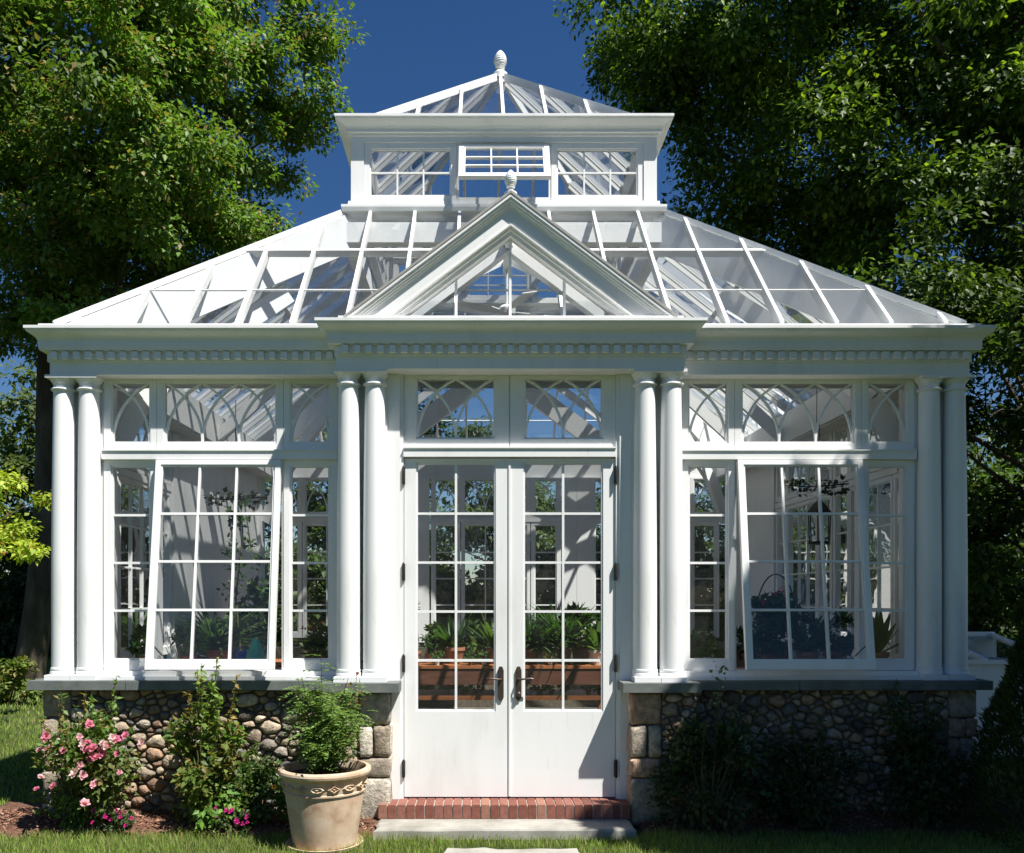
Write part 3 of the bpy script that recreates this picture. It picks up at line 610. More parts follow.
# --- pediment over the door
PA, PB, PH = 4.975, 4.0, 1.300   # apex z, base z, half width
s_ = (PA-PB)/PH; Ln = math.hypot(PH, PA-PB); ux, uz = PH/Ln, (PA-PB)/Ln
def rake(m, off_in0, off_in1, y0, y1):    # a chevron strip between two inward offsets, from y0 to y1
    for sg in (-1, 1):
        vs = []
        for y in (y0, y1):
            for off in (off_in0, off_in1):
                dz = off/ux; vs.append((0, y, PA-dz)); xb = (PA-dz-PB)/s_; vs.append((sg*xb, y, PB))
        # 0 apex0,1 base0,2 apex1,3 base1 ; 4..7 back
        m.add(vs, [(0,1,3,2), (4,6,7,5), (0,4,5,1), (2,3,7,6), (1,5,7,3)])
pd = MB(); rake(pd, 0.0, 0.018, -.505, -.30); ped = pd.build('pediment', M['lead'], GH)
ml = MB(); rake(ml, 0.0185, 0.040, -.500, -.30); rake(ml, 0.0405, 0.058, -.487, -.30); rake(ml, 0.0585, 0.073, -.470, -.30); rake(ml, 0.0735, 0.086, -.456, -.30); ml.build('raking_moulding', paint, ped)
ml = MB(); rake(ml, 0.0865, 0.190, -.442, -.30); rake(ml, 0.1905, 0.200, -.452, -.30); rake(ml, 0.2005, 0.220, -.42, -.30); rake(ml, 0.2205, 0.248, -.395, -.30); ml.build('tympanum_frame', paint, ped)
gb = (PA-.248/ux-PB)/s_; ga = PA-.248/ux
bs = MB(); bs.box(-1.34, 1.34, -.50, .0, 3.978, 4.0); bs.box(-1.1, 1.1, -.40, -.30, 4.0, 4.022); bs.build('pediment_sill', paint, ped)
for x in (-.43, 0, .43): MB().box(x-.010, x+.010, -.343, -.30, 4.022, ga-abs(x)*s_-.006).build('glazing_bar', paint, ped)
MB().add([(-gb, -.325, PB), (gb, -.325, PB), (0, -.325, ga)], [(0, 1, 2)]).build('glass_pane', M['glass'], ped)
# gable roof running back into the main roof
yb = lambda z: Y0+(z-Z0)/(Z1-Z0)*(Y1-Y0)
for sg in (-1, 1):
    MB().add([(0, -.30, PA-.03), (sg*(PH-.04), -.30, PB), (sg*(PH-.04), yb(PB+.02), PB), (0, yb(PA-.03), PA-.03)], [(0, 1, 2, 3)]).build('glass_pane', M['roofglass'], ped)
    m = MB(); m.bar((sg*(PH-.04), -.16, PB-.01), (0, yb(PA-.03), PA-.04), .06, -.05, .02); m.build('valley_bar', paint, ped)
for sg in (-1, 1):
    for yy in (-.16, .18): gr_ = MB(); gr_.bar((sg*1.12, yy, 4.00), (0, yy, 4.84), 0.12, -.07, .03); gr_.build('gable_rafter', paint, ped)
gr_ = MB(); gr_.bar((0, -.3, 4.84), (0, .7, 4.84), 0.06, -.07, .04); gr_.build('ridge_beam', paint, ped)
# ------------------------------------------------------------------ interior fittings
def fan(loc):
    t = thing('ceiling_fan', 'white ceiling fan hanging behind the gable glass', 'ceiling fan', loc)
    m = MB(); m.lathe([(.03, -.02), (.07, 0), (.08, .05), (.05, .08), (.012, .09), (.012, .42)], 20); m.build('motor', paint, t)
    for k in range(4):
        a = R(20+90*k); m = MB(); c, s = math.cos(a), math.sin(a)
        pts = [(.07, -.02), (.07, .02), (.20, .06), (.52, .065), (.52, -.065), (.20, -.06)]
        top = [(x*c-y*s, x*s+y*c, .035+y*.25) for x, y in pts]; bot = [(x, y, z-.008) for x, y, z in top]
        m.add(top+bot, [(0,1,2,3,4,5), (11,10,9,8,7,6)]+[(i, i+6, (i+1) % 6+6, (i+1) % 6) for i in range(6)]); m.build('fan_blade', paint, t)
fan((0.0, 0.55, 4.35))
def bench(x0, x1, y0, y1, h, label, fasc=0.165):
    cx, cyy = (x0+x1)/2, (y0+y1)/2; t = thing('potting_bench', label, 'bench', (cx, cyy, FLOOR)); w, d_, hh = (x1-x0)/2, (y1-y0)/2, h-FLOOR
    m = MB(); m.box(-w, w, -d_, d_, hh-.03, hh); m.build('bench_top', M['wood'], t)
    m = MB(); m.box(-w+.02, w-.02, -d_+.01, -d_+.035, hh-.03-fasc, hh-.031); m.build('apron', M['darkwood'], t)
    n = max(2, round((x1-x0)/0.9)+1)
    for i in range(n):
        for sy in (-1, 1): x = -w+.06+(2*w-.12)*i/(n-1); MB().box(x-.035, x+.035, sy*(d_-.075)-.035, sy*(d_-.075)+.035, 0, hh-.0305).build('leg', M['wood'], t)
    m = MB(); m.box(-w+.03, w-.03, -d_+.05, d_-.115, hh*.62, hh*.62+.045); m.build('shelf', M['wood'], t); return t
bench(-1.05, 1.15, 1.6, 2.35, 1.12, 'brown wooden potting bench behind the glass doors')
bench(-3.45, -1.55, 0.28, 0.95, 1.16, 'wooden plant bench behind the left windows'); bench(1.5, 3.42, 0.28, 0.95, 1.16, 'wooden plant bench behind the right windows')
# --- plants
def strap_arrays(n, length, width, col, up=0.9, droop=0.6, c0=(0, 0, 0), seg=6):
    V = []; Q = []; C = []
    for i in range(n):
        a = rng.uniform(0, 2*np.pi); L = length*rng.uniform(0.6, 1.1); el = rng.uniform(0.35, 1.45)*up; w = width*rng.uniform(.7, 1.2); c = np.array(col)*rng.uniform(.65, 1.35)
        p = np.array(c0, float)+np.array([math.cos(a), math.sin(a), 0])*0.015; d = np.array([math.cos(a)*math.cos(el), math.sin(a)*math.cos(el), math.sin(el)]); sd = np.array([-math.sin(a), math.cos(a), 0]); b0 = len(V)
        for s in range(seg+1):
            t = s/seg; ww = w*(math.sin(math.pi*min(1, .12+t*.88))**.8)*(1 if t < .98 else .15); V += [p-sd*ww/2, p+sd*ww/2]; C += [c, c]
            p = p+d*L/seg; d = d-np.array([0, 0, 1])*droop*L*0.5/seg*(1+2*t)/max(L, .2); d = d/np.linalg.norm(d)
        for s in range(seg): k = b0+2*s; Q.append((k, k+1, k+3, k+2))
    return np.array(V), np.array(Q), np.array(C)
def tri(q): return np.concatenate([q[:, :3], q[:, [0, 2, 3]]]) if q.shape[1] == 4 else q
def bush_arrays(n, r, h, size, col, z0=0.0, ell=True, clumps=14, var=0.35, tipcol=None, wr=0.6, hollow=0.0, drop=0.3):
    rx, ry = r; k = clumps; a = rng.uniform(0, 2*np.pi, k); rad = np.sqrt(rng.uniform(0.02, 1, k)); zc = rng.uniform(0.12, 0.9, k)
    prof = np.sqrt(np.clip(1-(2*zc-0.95)**2*0.75, 0.1, 1)); cc = np.stack([np.cos(a)*rad*rx*prof*0.8, np.sin(a)*rad*ry*prof*0.8, z0+h*zc], 1)
    cr = rng.uniform(0.22, 0.42, k)*min(rx, h/2)*1.1; idx = rng.integers(0, k, n); P = cc[idx]+rdir(n)*(rng.random((n, 1))**0.4)*cr[idx][:, None]
    P[:, 2] = np.maximum(P[:, 2], z0+.01)
    out = unit(P-np.array([0, 0, z0+h*.35])); D = out*0.7+rdir(n)*0.8+np.array([0, 0, -drop]); N = rdir(n)*.7+out*.5+np.array([0, 0, .7])
    c = np.array(col)*rng.uniform(1-var, 1+var, (n, 1))*rng.uniform(.85, 1.15, (k, 3))[idx]
    if tipcol is not None: m_ = rng.random(n) < .18*np.clip((P[:,2]-z0)/h*1.8, 0, 1); c[m_] = np.array(tipcol)*rng.uniform(.8, 1.2, (m_.sum(), 1))
    return leaf_arrays(P, size*rng.uniform(.55, 1.25, n), D, N, c, wr), cc
def pot_mesh(r=0.07, h=0.12): return MB().lathe([(r*.68, 0), (r*.92, h*.78), (r*.93, h*.79), (r*1.02, h*.80), (r*1.02, h), (r*.9, h), (r*.86, h*.86)], 20)
def potted(name, loc, label, kind, s=1.0, pot='pot', col=(0.06, 0.12, 0.03), fl=None, group=None, pr_=None):
    t = thing(name, label, 'plant', loc, 0, group); r = pr_ or .075*s; h = r*1.7; pot_mesh(r, h).build('pot', M[pot] if pot in M else paint, t)
    if kind == 'strap': V, Q, C = strap_arrays(int(26*s+8), .36*s, .028*s+.008, col, c0=(0, 0, h*.9))
    elif kind == 'fern': V, Q, C = strap_arrays(int(120*s+10), .38*s, .020*s, col, up=.8, droop=1.1, c0=(0, 0, h*.9))
    elif kind == 'aloe': V, Q, C = strap_arrays(16, .33*s, .045*s, col, up=1.0, droop=.15, c0=(0, 0, h*.9))
    else: (V, Q, C), cc = bush_arrays(int(260*s+80), (.14*s+.03, .14*s+.03), .26*s, .055*s+.012, col, z0=h*.8)
    np_mesh('foliage', V, tri(Q), C, M['leaf'], t)
    if fl:
        (V, Q, C), _ = bush_arrays(46, (.13*s, .13*s), .12*s, .04, fl, z0=h+.18*s, var=.2); np_mesh('flowers', V, tri(Q), C, M['petal'], t)
    return t
G = 'potted plants on the bench behind the doors'; zb = 1.12
potted('potted_plant', (-.93, 1.72, zb), 'terracotta pot at the left end of the door bench', 'bush', .5, col=(.05, .09, .03), pr_=.085)
potted('potted_plant', (-.78, 2.1, zb), 'clay pot with a sparse dark plant left of the spiky plant behind the door', 'bush', .75, col=(.04, .08, .02))
potted('spiky_plant', (-.50, 1.9, zb), 'upright spiky dark green plant behind the left door', 'aloe', 1.35, col=(.05, .12, .04))
potted('spiky_plant', (-.08, 1.85, zb), 'arching strap leaved plant behind the meeting of the doors', 'strap', 1.3, col=(.09, .17, .04))
potted('fern', (.30, 2.0, zb), 'full dark green fern behind the right door, nearest the handles', 'fern', 1.55, col=(.05, .13, .025), pr_=.09)
potted('fern', (.66, 2.05, zb), 'tallest dark fern behind the right door', 'fern', 1.75, col=(.045, .115, .025), pr_=.09)
potted('spiky_plant', (.98, 1.8, zb), 'bright arching strap leaved plant at the right end of the door bench', 'strap', 1.35, pot='white', col=(.13, .22, .05), pr_=.09)
for i, x in enumerate((-.68, -.34, -.2, .12, .48)): potted('seedling_pot', (x, 1.68, zb), 'low seedling pot at the front edge of the door bench', 'bush', .38, pot='pot' if i % 2 else 'white', col=(.10, .17, .04), group=G)
zs = FLOOR+(1.12-FLOOR)*.62+.045
for i, x in enumerate((-.52, -.4, -.28, .26, .38, .50, .62, .88, 1.0)): potted('seedling_pot', (x, 1.74, zs), 'small yellow-green seedling pot on the lower bench shelf', 'bush', .45, pot='white' if i % 3 == 0 else 'pot', col=(.16, .24, .05), group='seedling pots on the lower shelf')
potted('leafy_plant', (-3.22, .50, 1.16), 'dark rounded plant behind the far left narrow window', 'bush', 1.05, col=(.06, .12, .03))
potted('leafy_plant', (-2.88, .62, 1.16), 'yellow-green mounded plant behind the open left window', 'bush', 1.05, col=(.16, .24, .06))
potted('flowering_plant', (-1.72, .60, 1.16), 'leafy plant with red blossoms behind the narrow window right of the open left window', 'bush', 1.05, col=(.06, .12, .035), fl=(.35, .03, .04))
potted('leafy_plant', (-3.15, 2.4, 1.0), 'broad dark plant standing along the left inner wall', 'fern', 1.9, col=(.06, .12, .035), pr_=.14)
potted('leafy_plant', (-3.1, 3.4, 1.0), 'tall dark bushy plant farther along the left inner wall', 'bush', 2.6, col=(.05, .10, .03), pr_=.15)
bench(-3.45, -2.75, 2.0, 4.3, 1.0, 'low plant bench along the solid left wall')
for x, y, k, sc, c_, lb in ((-.62, 2.2, 'bush', 1.2, (.08, .15, .04), 'round leafy plant at the back of the door bench, left door'), (-.25, 2.22, 'bush', 1.1, (.10, .17, .05), 'light green plant at the back of the door bench near the door gap'),
      (.12, 2.2, 'bush', 1.5, (.06, .13, .03), 'full leafy plant at the back of the bench beside the ferns'), (.48, 1.78, 'bush', 1.0, (.09, .17, .04), 'bright bushy plant in front of the two ferns'), (.86, 2.2, 'bush', 1.6, (.05, .12, .03), 'dense dark plant behind the right end of the bench')):
    potted('leafy_plant', (x, y, zb), lb, k, sc, col=c_)
b = thing('watering_can', 'blue plastic watering can on the left bench', 'watering can', (-2.42, .74, 1.16)); MB().lathe([(.06, 0), (.065, .02), (.06, .14), (.045, .16), (.02, .165)], 20).build('can_body', M['blue'], b)
MB().tube([(.05, 0, .04), (.11, 0, .12), (.15, 0, .19)], [.012, .009, .008], 8).build('spout', M['blue'], b); MB().tube([(-.055, 0, .03), (-.10, 0, .09), (-.07, 0, .17), (0, 0, .20), (.03, 0, .16)], .008, 8).build('handle', M['blue'], b)
cl = MB(); vs = []
for i in range(13):
    t = i/12
    for j in range(10): z = .28*(1-j/9); rr = .02+.075*(j/9)**.7; a = t*2*math.pi; f = 1+.25*math.sin(a*5+j*.3); vs.append((rr*f*math.cos(a), rr*f*.7*math.sin(a), z))
cl.add(vs, [(i*10+j, (i+1)*10+j, (i+1)*10+j+1, i*10+j+1) for i in range(12) for j in range(9)], smooth=True); setp(cl.build('cloth', M['teal'], None, (-2.27, .60, 1.165), angle=R(80)), 'crumpled teal cloth standing behind the open left window', 'cloth')
white = M['white'] = M['paint']
# climbing plant on the left and door-side
def climber(loc, h, n, label, col, r=.16):
    t = thing('climbing_plant', label, 'plant', loc); pts = [(0, 0, 0), (.03, .02, h*.3), (-.04, 0, h*.6), (.03, .01, h*.85), (0, 0, h)]
    MB().tube(pts, [.012, .01, .009, .006, .003], 6).build('stem', M['stem'], t)
    pot_mesh(.11, .18).build('pot', M['pot'], t)
    (V, Q, C), _ = bush_arrays(n, (r, r), h*.75, .075, col, z0=h*.25, clumps=22); np_mesh('foliage', V, tri(Q), C, M['leaf'], t)
climber((-2.66, 1.5, FLOOR), 2.7, 520, 'tall loose leafy plant behind the open left window', (.05, .09, .03), .26)
climber((-1.08, 2.6, FLOOR), 2.15, 330, 'tall thin plant with reddish sprays at the left edge of the door glass', (.10, .10, .05), .15)
potted('leafy_plant', (1.78, .60, 1.16), 'small pale plant behind the narrow window left of the open right window', 'bush', .95, col=(.16, .22, .10), pot='white')
potted('leafy_plant', (2.22, .62, 1.16), 'dark mounded plant behind the left panes of the open right window', 'bush', 1.15, col=(.05, .09, .03))
potted('flowering_plant', (2.50, .80, 1.16), 'tall dark plant with a pink blossom behind the open right window', 'bush', 1.75, col=(.045, .09, .025), fl=(.5, .05, .12))
potted('fern', (2.72, .60, 1.16), 'wide dark fern behind the middle of the open right window', 'fern', 1.3, col=(.05, .10, .03))
potted('leafy_plant', (3.0, .70, 1.16), 'dark leafy plant behind the right edge of the open right window', 'bush', 1.35, col=(.045, .09, .025))
potted('spiky_plant', (3.26, .42, 1.16), 'dark long leaved plant behind the far right narrow window', 'aloe', 1.35, col=(.05, .10, .03))
t = thing('wire_basket', 'dark wire basket with a tall arched handle behind the open right window', 'basket', (2.62, 1.15, 1.50)); 
MB().tube([(-.19*math.cos(a)*1.0, 0, .12+.42*math.sin(a)) for a in [math.pi*i/16 for i in range(17)]], .007, 6).build('handle', M['iron'], t)
m = MB()
for z, r in ((0.01, .13), (.07, .16), (.13, .19)): m.tube([(r*math.cos(R(15*i)), r*math.sin(R(15*i)), z) for i in range(25)], .006, 6)
for i in range(12): a = R(30*i); m.tube([(.13*math.cos(a), .13*math.sin(a), .01), (.19*math.cos(a), .19*math.sin(a), .13)], .004, 5)
m.build('basket_frame', M['iron'], t)
t = thing('hanging_lantern', 'dark metal lantern hanging behind the open right window', 'lantern', (3.12, 1.35, 2.34))
m = MB(); m.lathe([(.12, .30), (.125, .32), (.06, .40), (.02, .44), (.02, .46)], 6, smooth=False); m.lathe([(.11, .0), (.11, .03)], 6, smooth=False)
for i in range(6): a = R(60*i); m.tube([(.10*math.cos(a), .10*math.sin(a), .02), (.11*math.cos(a), .11*math.sin(a), .31)], .007, 5)
m.build('lantern_cage', M['iron'], t); MB().tube([(0, 0, .45), (0, 0, 1.2)], .004, 5).build('chain', M['iron'], t)
t = thing('plant_stand', 'slim dark iron plant stand carrying the wire basket', 'plant stand', (2.62, 1.15, FLOOR)); MB().tube([(0, 0, 0), (0, 0, 1.31)], .018, 8).lathe([(.17, 1.31), (.17, 1.335)], 20).lathe([(.18, 0), (.18, .02), (.03, .04)], 20).build('stand_post', M['iron'], t)
def garland(loc, label):
    n = 90; P = np.stack([rng.uniform(-.3, .3, n), rng.uniform(-.05, .05, n), rng.uniform(-.08, .08, n)], 1)
    t = thing('hanging_plant', label, 'plant', loc); V, Q, C = leaf_arrays(P, rng.uniform(.04, .08, n), rdir(n), rdir(n), np.full((n, 3), .03)*np.array([1, 1.3, .6]), .7); np_mesh('foliage', V, Q, C, M['leaf'], t)
    MB().tube([(-.32, 0, .02), (-.1, 0, .0), (.1, 0, .01), (.32, 0, .03)], .008, 6).build('rail', M['iron'], t); MB().tube([(0, 0, 0), (0, 0, 1.0)], .004, 5).build('wire', M['iron'], t)
garland((3.15, 1.5, 2.93), 'dark hanging foliage above the lantern behind the right window'); garland((-2.7, 1.5, 2.80), 'dark hanging foliage behind the top panes of the open left window')

# ------------------------------------------------------------------ planter with feathery plant
t = thing('planter', 'large aged terracotta planter with moulded band left of the doorstep', 'planter', (-1.375, -.88, 0))
MB().lathe([(.20, .001), (.255, .004), (.272, .014), (.280, .035), (.274, .038), (.26, .022), (.10, .018)], 48).build('saucer', M['terracotta'], t)
body = MB(); body.lathe([(.222, .024), (.230, .03), (.238, .08), (.287, .40), (.287, .405), (.297, .410), (.298, .420), (.289, .428), (.303, .515), (.318, .525), (.334, .540), (.338, .556), (.334, .572), (.318, .582), (.300, .580), (.292, .560), (.286, .50)], 64)
body.build('pot_body', M['terracotta'], t, angle=R(28))
orn = MB()
for k in range(16):     # relief of rosettes and lozenges round the band
    a = 2*math.pi*k/16; ca, sa = math.cos(a), math.sin(a)
    def P3(u, z, o): r = .292+(z-.43)*.17+o; return ((r)*ca-u*sa, (r)*sa+u*ca, z)
    if k % 2 == 0:
        ring = [(.052*math.cos(R(j*45)), .468+.024*math.sin(R(j*45))) for j in range(8)]
    else: ring = [(.046*math.cos(R(j*45))*(1 if j % 2 == 0 else .62), .468+.030*math.sin(R(j*45))*(1 if j % 2 == 0 else .62)) for j in range(8)]
    orn.add([P3(u, z, -.004) for u, z in ring]+[P3(u*.8, .47+(z-.47)*.8, .014) for u, z in ring]+[P3(u*.4, .47+(z-.47)*.4, .004) for u, z in ring]+[P3(0, .47, .018)],
      [(j, (j+1) % 8, 8+(j+1) % 8, 8+j) for j in range(8)]+[(8+j, 8+(j+1) % 8, 16+(j+1) % 8, 16+j) for j in range(8)]+[(16+j, 16+(j+1) % 8, 24) for j in range(8)], smooth=True)
orn.build('relief_band', M['terracotta'], t)
MB().lathe([(.001, .52), (.2, .525), (.288, .52)], 32).build('soil', M['soil'], t)
t2 = thing('feathery_plant', 'fresh green feathery plant growing out of the large planter', 'plant', (-1.375, -.88, .52))
P = []; Dd = []; stm = MB()
for i in range(34):
    a = random.uniform(0, 2*math.pi); rr = random.uniform(.04, .32); h = random.uniform(.42, 1.0)*(1-.45*rr/.34); p0 = Vector((math.cos(a)*.05, math.sin(a)*.05, 0)); p1 = Vector((math.cos(a)*rr*.6, math.sin(a)*rr*.6, h*.6)); p2 = Vector((math.cos(a)*rr, math.sin(a)*rr, h))
    stm.tube([p0, p1, p2], [.006, .004, .002], 5)
    for j in range(26):
        u = .2+.8*j/26; c = p0*(1-u)**2+p1*2*u*(1-u)+p2*u*u; fa = random.uniform(0, 2*math.pi); fd = Vector((math.cos(fa), math.sin(fa), random.uniform(-.3, .4)))
        for q in range(9):
            s = (q//2+1)*.024; sdv = fd.cross(Vector((0, 0, 1))).normalized(); P.append(c+fd*s+Vector((0, 0, -s*s*2.5))); Dd.append(fd*.6+sdv*(1 if q % 2 else -1)+Vector((0, 0, -.2)))
P = np.array(P); Dd = np.array(Dd); n = len(P); c = np.array([.17, .27, .07])*rng.uniform(.6, 1.35, (n, 1))
np_mesh('foliage', *leaf_arrays(P, rng.uniform(.022, .05, n), Dd, rdir(n)*.5+np.array([0, 0, 1]), c, .42), M['leaf'], t2); stm.build('stems', M['stem'], t2)

# ------------------------------------------------------------------ border shrubs
def shrub(name, loc, label, n, r, h, size, col, cat='shrub', tip=None, shoots=10, shoot_h=.35, clumps=20, group=None, rosey=False, wr=.6):
    t = thing(name, label, cat, loc, 0, group)
    (V, Q, C), cc = bush_arrays(n, r, h, size, col, clumps=clumps, tipcol=tip, wr=wr); parts = [(V, tri(Q), C)]; m = MB()
    for c in cc[:14]: m.tube([(random.uniform(-.05, .05), random.uniform(-.05, .05), 0), (c[0]*.4, c[1]*.4, c[2]*.5), tuple(c)], [.008, .006, .003], 5)
    tips = []
    for i in range(shoots):
        a = random.uniform(0, 2*math.pi); rr = random.uniform(.1, .8); x, y = math.cos(a)*r[0]*rr, math.sin(a)*r[1]*rr; hh = h*random.uniform(.75, 1.0)+shoot_h*random.random()
        p = [(x*.2, y*.2, .05), (x*.7, y*.7, hh*.55), (x+random.uniform(-.05, .05), y, hh)]; m.tube(p, [.007, .005, .0022], 5); tips.append(p[2])
        k = int(34*hh/max(h, .3)); u = np.sqrt(rng.uniform(.15, 1, k))[:, None]; PP = np.array(p[0])*(1-u)**2+np.array(p[1])*2*u*(1-u)+np.array(p[2])*u*u
        cl_ = np.array(tip if (tip is not None and i % 3 == 0) else col)*rng.uniform(.8, 1.6, (k, 1)); parts.append(leaf_arrays(PP, size*rng.uniform(.5, 1.1, k), rdir(k)+np.array([0, 0, .1]), rdir(k)*.5+np.array([0, 0, 1]), cl_, wr))
    V, Q, C = merge(parts); np_mesh('foliage', V, Q, C, M['leaf'], t); m.build('stems', M['stem'], t); return t, tips
def rose_flower(parent, p, r, col, petals=16):
    V = []; Q = []; C = []
    for k in range(petals):
        a = 2.4*k; f = k/petals; el = R(80-70*f); rr = r*(.35+.65*f); d = np.array([math.cos(a)*math.cos(el), math.sin(a)*math.cos(el), math.sin(el)]); sd = np.array([-math.sin(a), math.cos(a), 0]); b0 = len(V)
        base = np.array([0., 0, 0]); V += [base, base+d*rr*.6-sd*rr*.42, base+d*rr, base+d*rr*.6+sd*rr*.42]; C += [np.array(col)*random.uniform(.75, 1.2)]*4; Q += [(b0, b0+1, b0+2), (b0, b0+2, b0+3)]
    V = np.array(V); tl = Matrix.Rotation(random.uniform(.3, 1.2), 3, 'X') @ Matrix.Rotation(random.uniform(-.6, .6), 3, 'Y'); V = V @ np.array(tl).T
    return np_mesh('flower', V, np.array(Q), np.array(C), M['petal'], parent, tuple(p))
PINK = (.62, .20, .30)
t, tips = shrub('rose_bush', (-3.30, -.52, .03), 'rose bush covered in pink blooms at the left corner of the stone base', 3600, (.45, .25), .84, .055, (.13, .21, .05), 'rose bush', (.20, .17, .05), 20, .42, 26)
for i in range(36):
    if i < 20: x, z = random.gauss(.24, .13), random.gauss(.68, .08)
    else: x, z = random.uniform(-.42, .36), random.uniform(.22, .80)
    y = -.24*math.sqrt(max(.05, 1-(x/.45)**2))-random.uniform(-.02, .05); c = random.choice([PINK, (.72, .38, .46), (.62, .18, .30), (.78, .52, .58)])
    rose_flower(t, (x, y, z), random.uniform(.034, .058), c)
t, tips = shrub('rose_bush', (-2.36, -.48, .03), 'taller yellow-green rose bush without blooms in front of the stone base', 2600, (.36, .23), .92, .06, (.15, .225, .05), 'rose bush', (.26, .19, .06), 20, .45, 24)
for p in tips[:3]: rose_flower(t, p, .016, (.40, .10, .10), 8)
t, tips = shrub('low_shrub', (-1.95, -.42, .03), 'low green shrub with one orange blossom beside the large planter', 1700, (.30, .18), .52, .05, (.085, .15, .04), 'shrub', None, 6, .12, 18)
rose_flower(t, (.13, -.17, .33), .032, (.75, .30, .02), 9)
for (x, y, lab) in ((-3.0, -.64, 'magenta petunia clump below the pink rose bush'), (-2.12, -.62, 'magenta petunia clump between the roses and the planter')):
    t, tips = shrub('petunia', (x, y, .02), lab, 420, (.17, .11), .17, .035, (.07, .12, .04), 'flower', None, 3, .03, 9)
    for i in range(13): rose_flower(t, (random.uniform(-.16, .16), random.uniform(-.12, .0), random.uniform(.08, .20)), .026, (.52, .02, .22), 8)
t, tips = shrub('rose_plant', (-1.22, -.56, .05), 'thin red-tipped rose shoot rising beside the paired columns', 160, (.05, .04), .5, .04, (.08, .12, .04), 'rose stem', (.25, .08, .05), 2, .1, 5)
mm = MB(); mm.tube([(0, 0, .4), (.02, 0, .9), (.03, .0, 1.17)], [.004, .003, .002], 5); mm.build('tall_shoot', M['stem'], t)
kk = 16; PP = np.stack([rng.uniform(-.03, .09, kk), np.zeros(kk), rng.uniform(.9, 1.20, kk)], 1); np_mesh('shoot_leaves', *leaf_arrays(PP, rng.uniform(.02, .045, kk), rdir(kk), rdir(kk), np.array([.22, .09, .05])*rng.uniform(.7, 1.3, (kk, 1)), .6), M['leaf'], t)
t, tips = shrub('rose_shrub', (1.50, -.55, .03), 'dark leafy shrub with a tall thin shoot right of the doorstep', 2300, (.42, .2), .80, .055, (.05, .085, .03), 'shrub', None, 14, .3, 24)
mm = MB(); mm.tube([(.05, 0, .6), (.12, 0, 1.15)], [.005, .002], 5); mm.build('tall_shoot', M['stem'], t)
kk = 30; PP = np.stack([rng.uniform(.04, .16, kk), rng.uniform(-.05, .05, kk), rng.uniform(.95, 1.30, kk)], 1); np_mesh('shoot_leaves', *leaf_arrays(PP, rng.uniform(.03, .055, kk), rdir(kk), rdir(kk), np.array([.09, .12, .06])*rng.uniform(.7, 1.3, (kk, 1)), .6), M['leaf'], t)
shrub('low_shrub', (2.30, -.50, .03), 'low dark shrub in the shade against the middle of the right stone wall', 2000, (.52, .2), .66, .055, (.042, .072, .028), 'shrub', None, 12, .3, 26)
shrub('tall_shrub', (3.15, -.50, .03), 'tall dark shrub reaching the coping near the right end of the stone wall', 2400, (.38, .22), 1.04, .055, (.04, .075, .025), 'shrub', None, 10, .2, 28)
# dark conifer at the right edge
t = thing('conifer_shrub', 'dense dark conifer shrub at the right edge of the picture', 'conifer', (4.02, -.74, 0)); MB().tube([(0, 0, 0), (0, 0, 1.75)], [.05, .01], 8).build('trunk', M['bark'], t)
n = 30000; z = rng.random(n)**.8*1.85; rr = .56*(1-(z/1.95)**1.25)*(.92+.16*rng.random(n))*np.where(rng.random(n) < .25, rng.random(n), 1); a = rng.uniform(0, 2*np.pi, n); rr = rr*(1+.12*np.sin(a*5+z*9))
P = np.stack([rr*np.cos(a), rr*np.sin(a), z], 1); D = np.stack([np.cos(a), np.sin(a), 1.2+0*a], 1)+rdir(n)*.5
np_mesh('foliage', *leaf_arrays(P, rng.uniform(.03, .065, n), D, rdir(n), np.array([.055, .085, .025])*rng.uniform(.5, 1.5, (n, 1)), .3), M['leaf'], t)
# cold frame beyond the right corner
t = thing('cold_frame', 'low white cold frame with sloping glass beyond the right corner of the greenhouse', 'cold frame', (5.1, 3.2, 0))
m = MB(); m.box(-1.2, 1.2, -.6, -.54, 0, 1.06); m.box(-1.2, 1.2, .54, .6, 0, 1.30); m.box(-1.2, -1.14, -.54, .54, 0, 1.06); m.box(1.14, 1.2, -.54, .54, 0, 1.06); m.build('box_frame', paint, t)
m = MB()
for x in (-1.17, -.4, .4, 1.17): m.bar((x, -.6, 1.09), (x, .6, 1.34), .05, -.02, .03)
m.box(-1.2, 1.2, -.64, -.58, 1.06, 1.11); m.box(-1.2, 1.2, .57, .63, 1.31, 1.38); m.bar((-1.17, -.55, 1.12), (-.4, .55, 1.35), .03, -.02, .02); m.build('glazing_frame', paint, t)
MB().add([(-1.17, -.6, 1.09), (1.17, -.6, 1.09), (1.17, .6, 1.34), (-1.17, .6, 1.34)], [(0, 1, 2, 3)]).build('glass_pane', M['roofglass'], t)

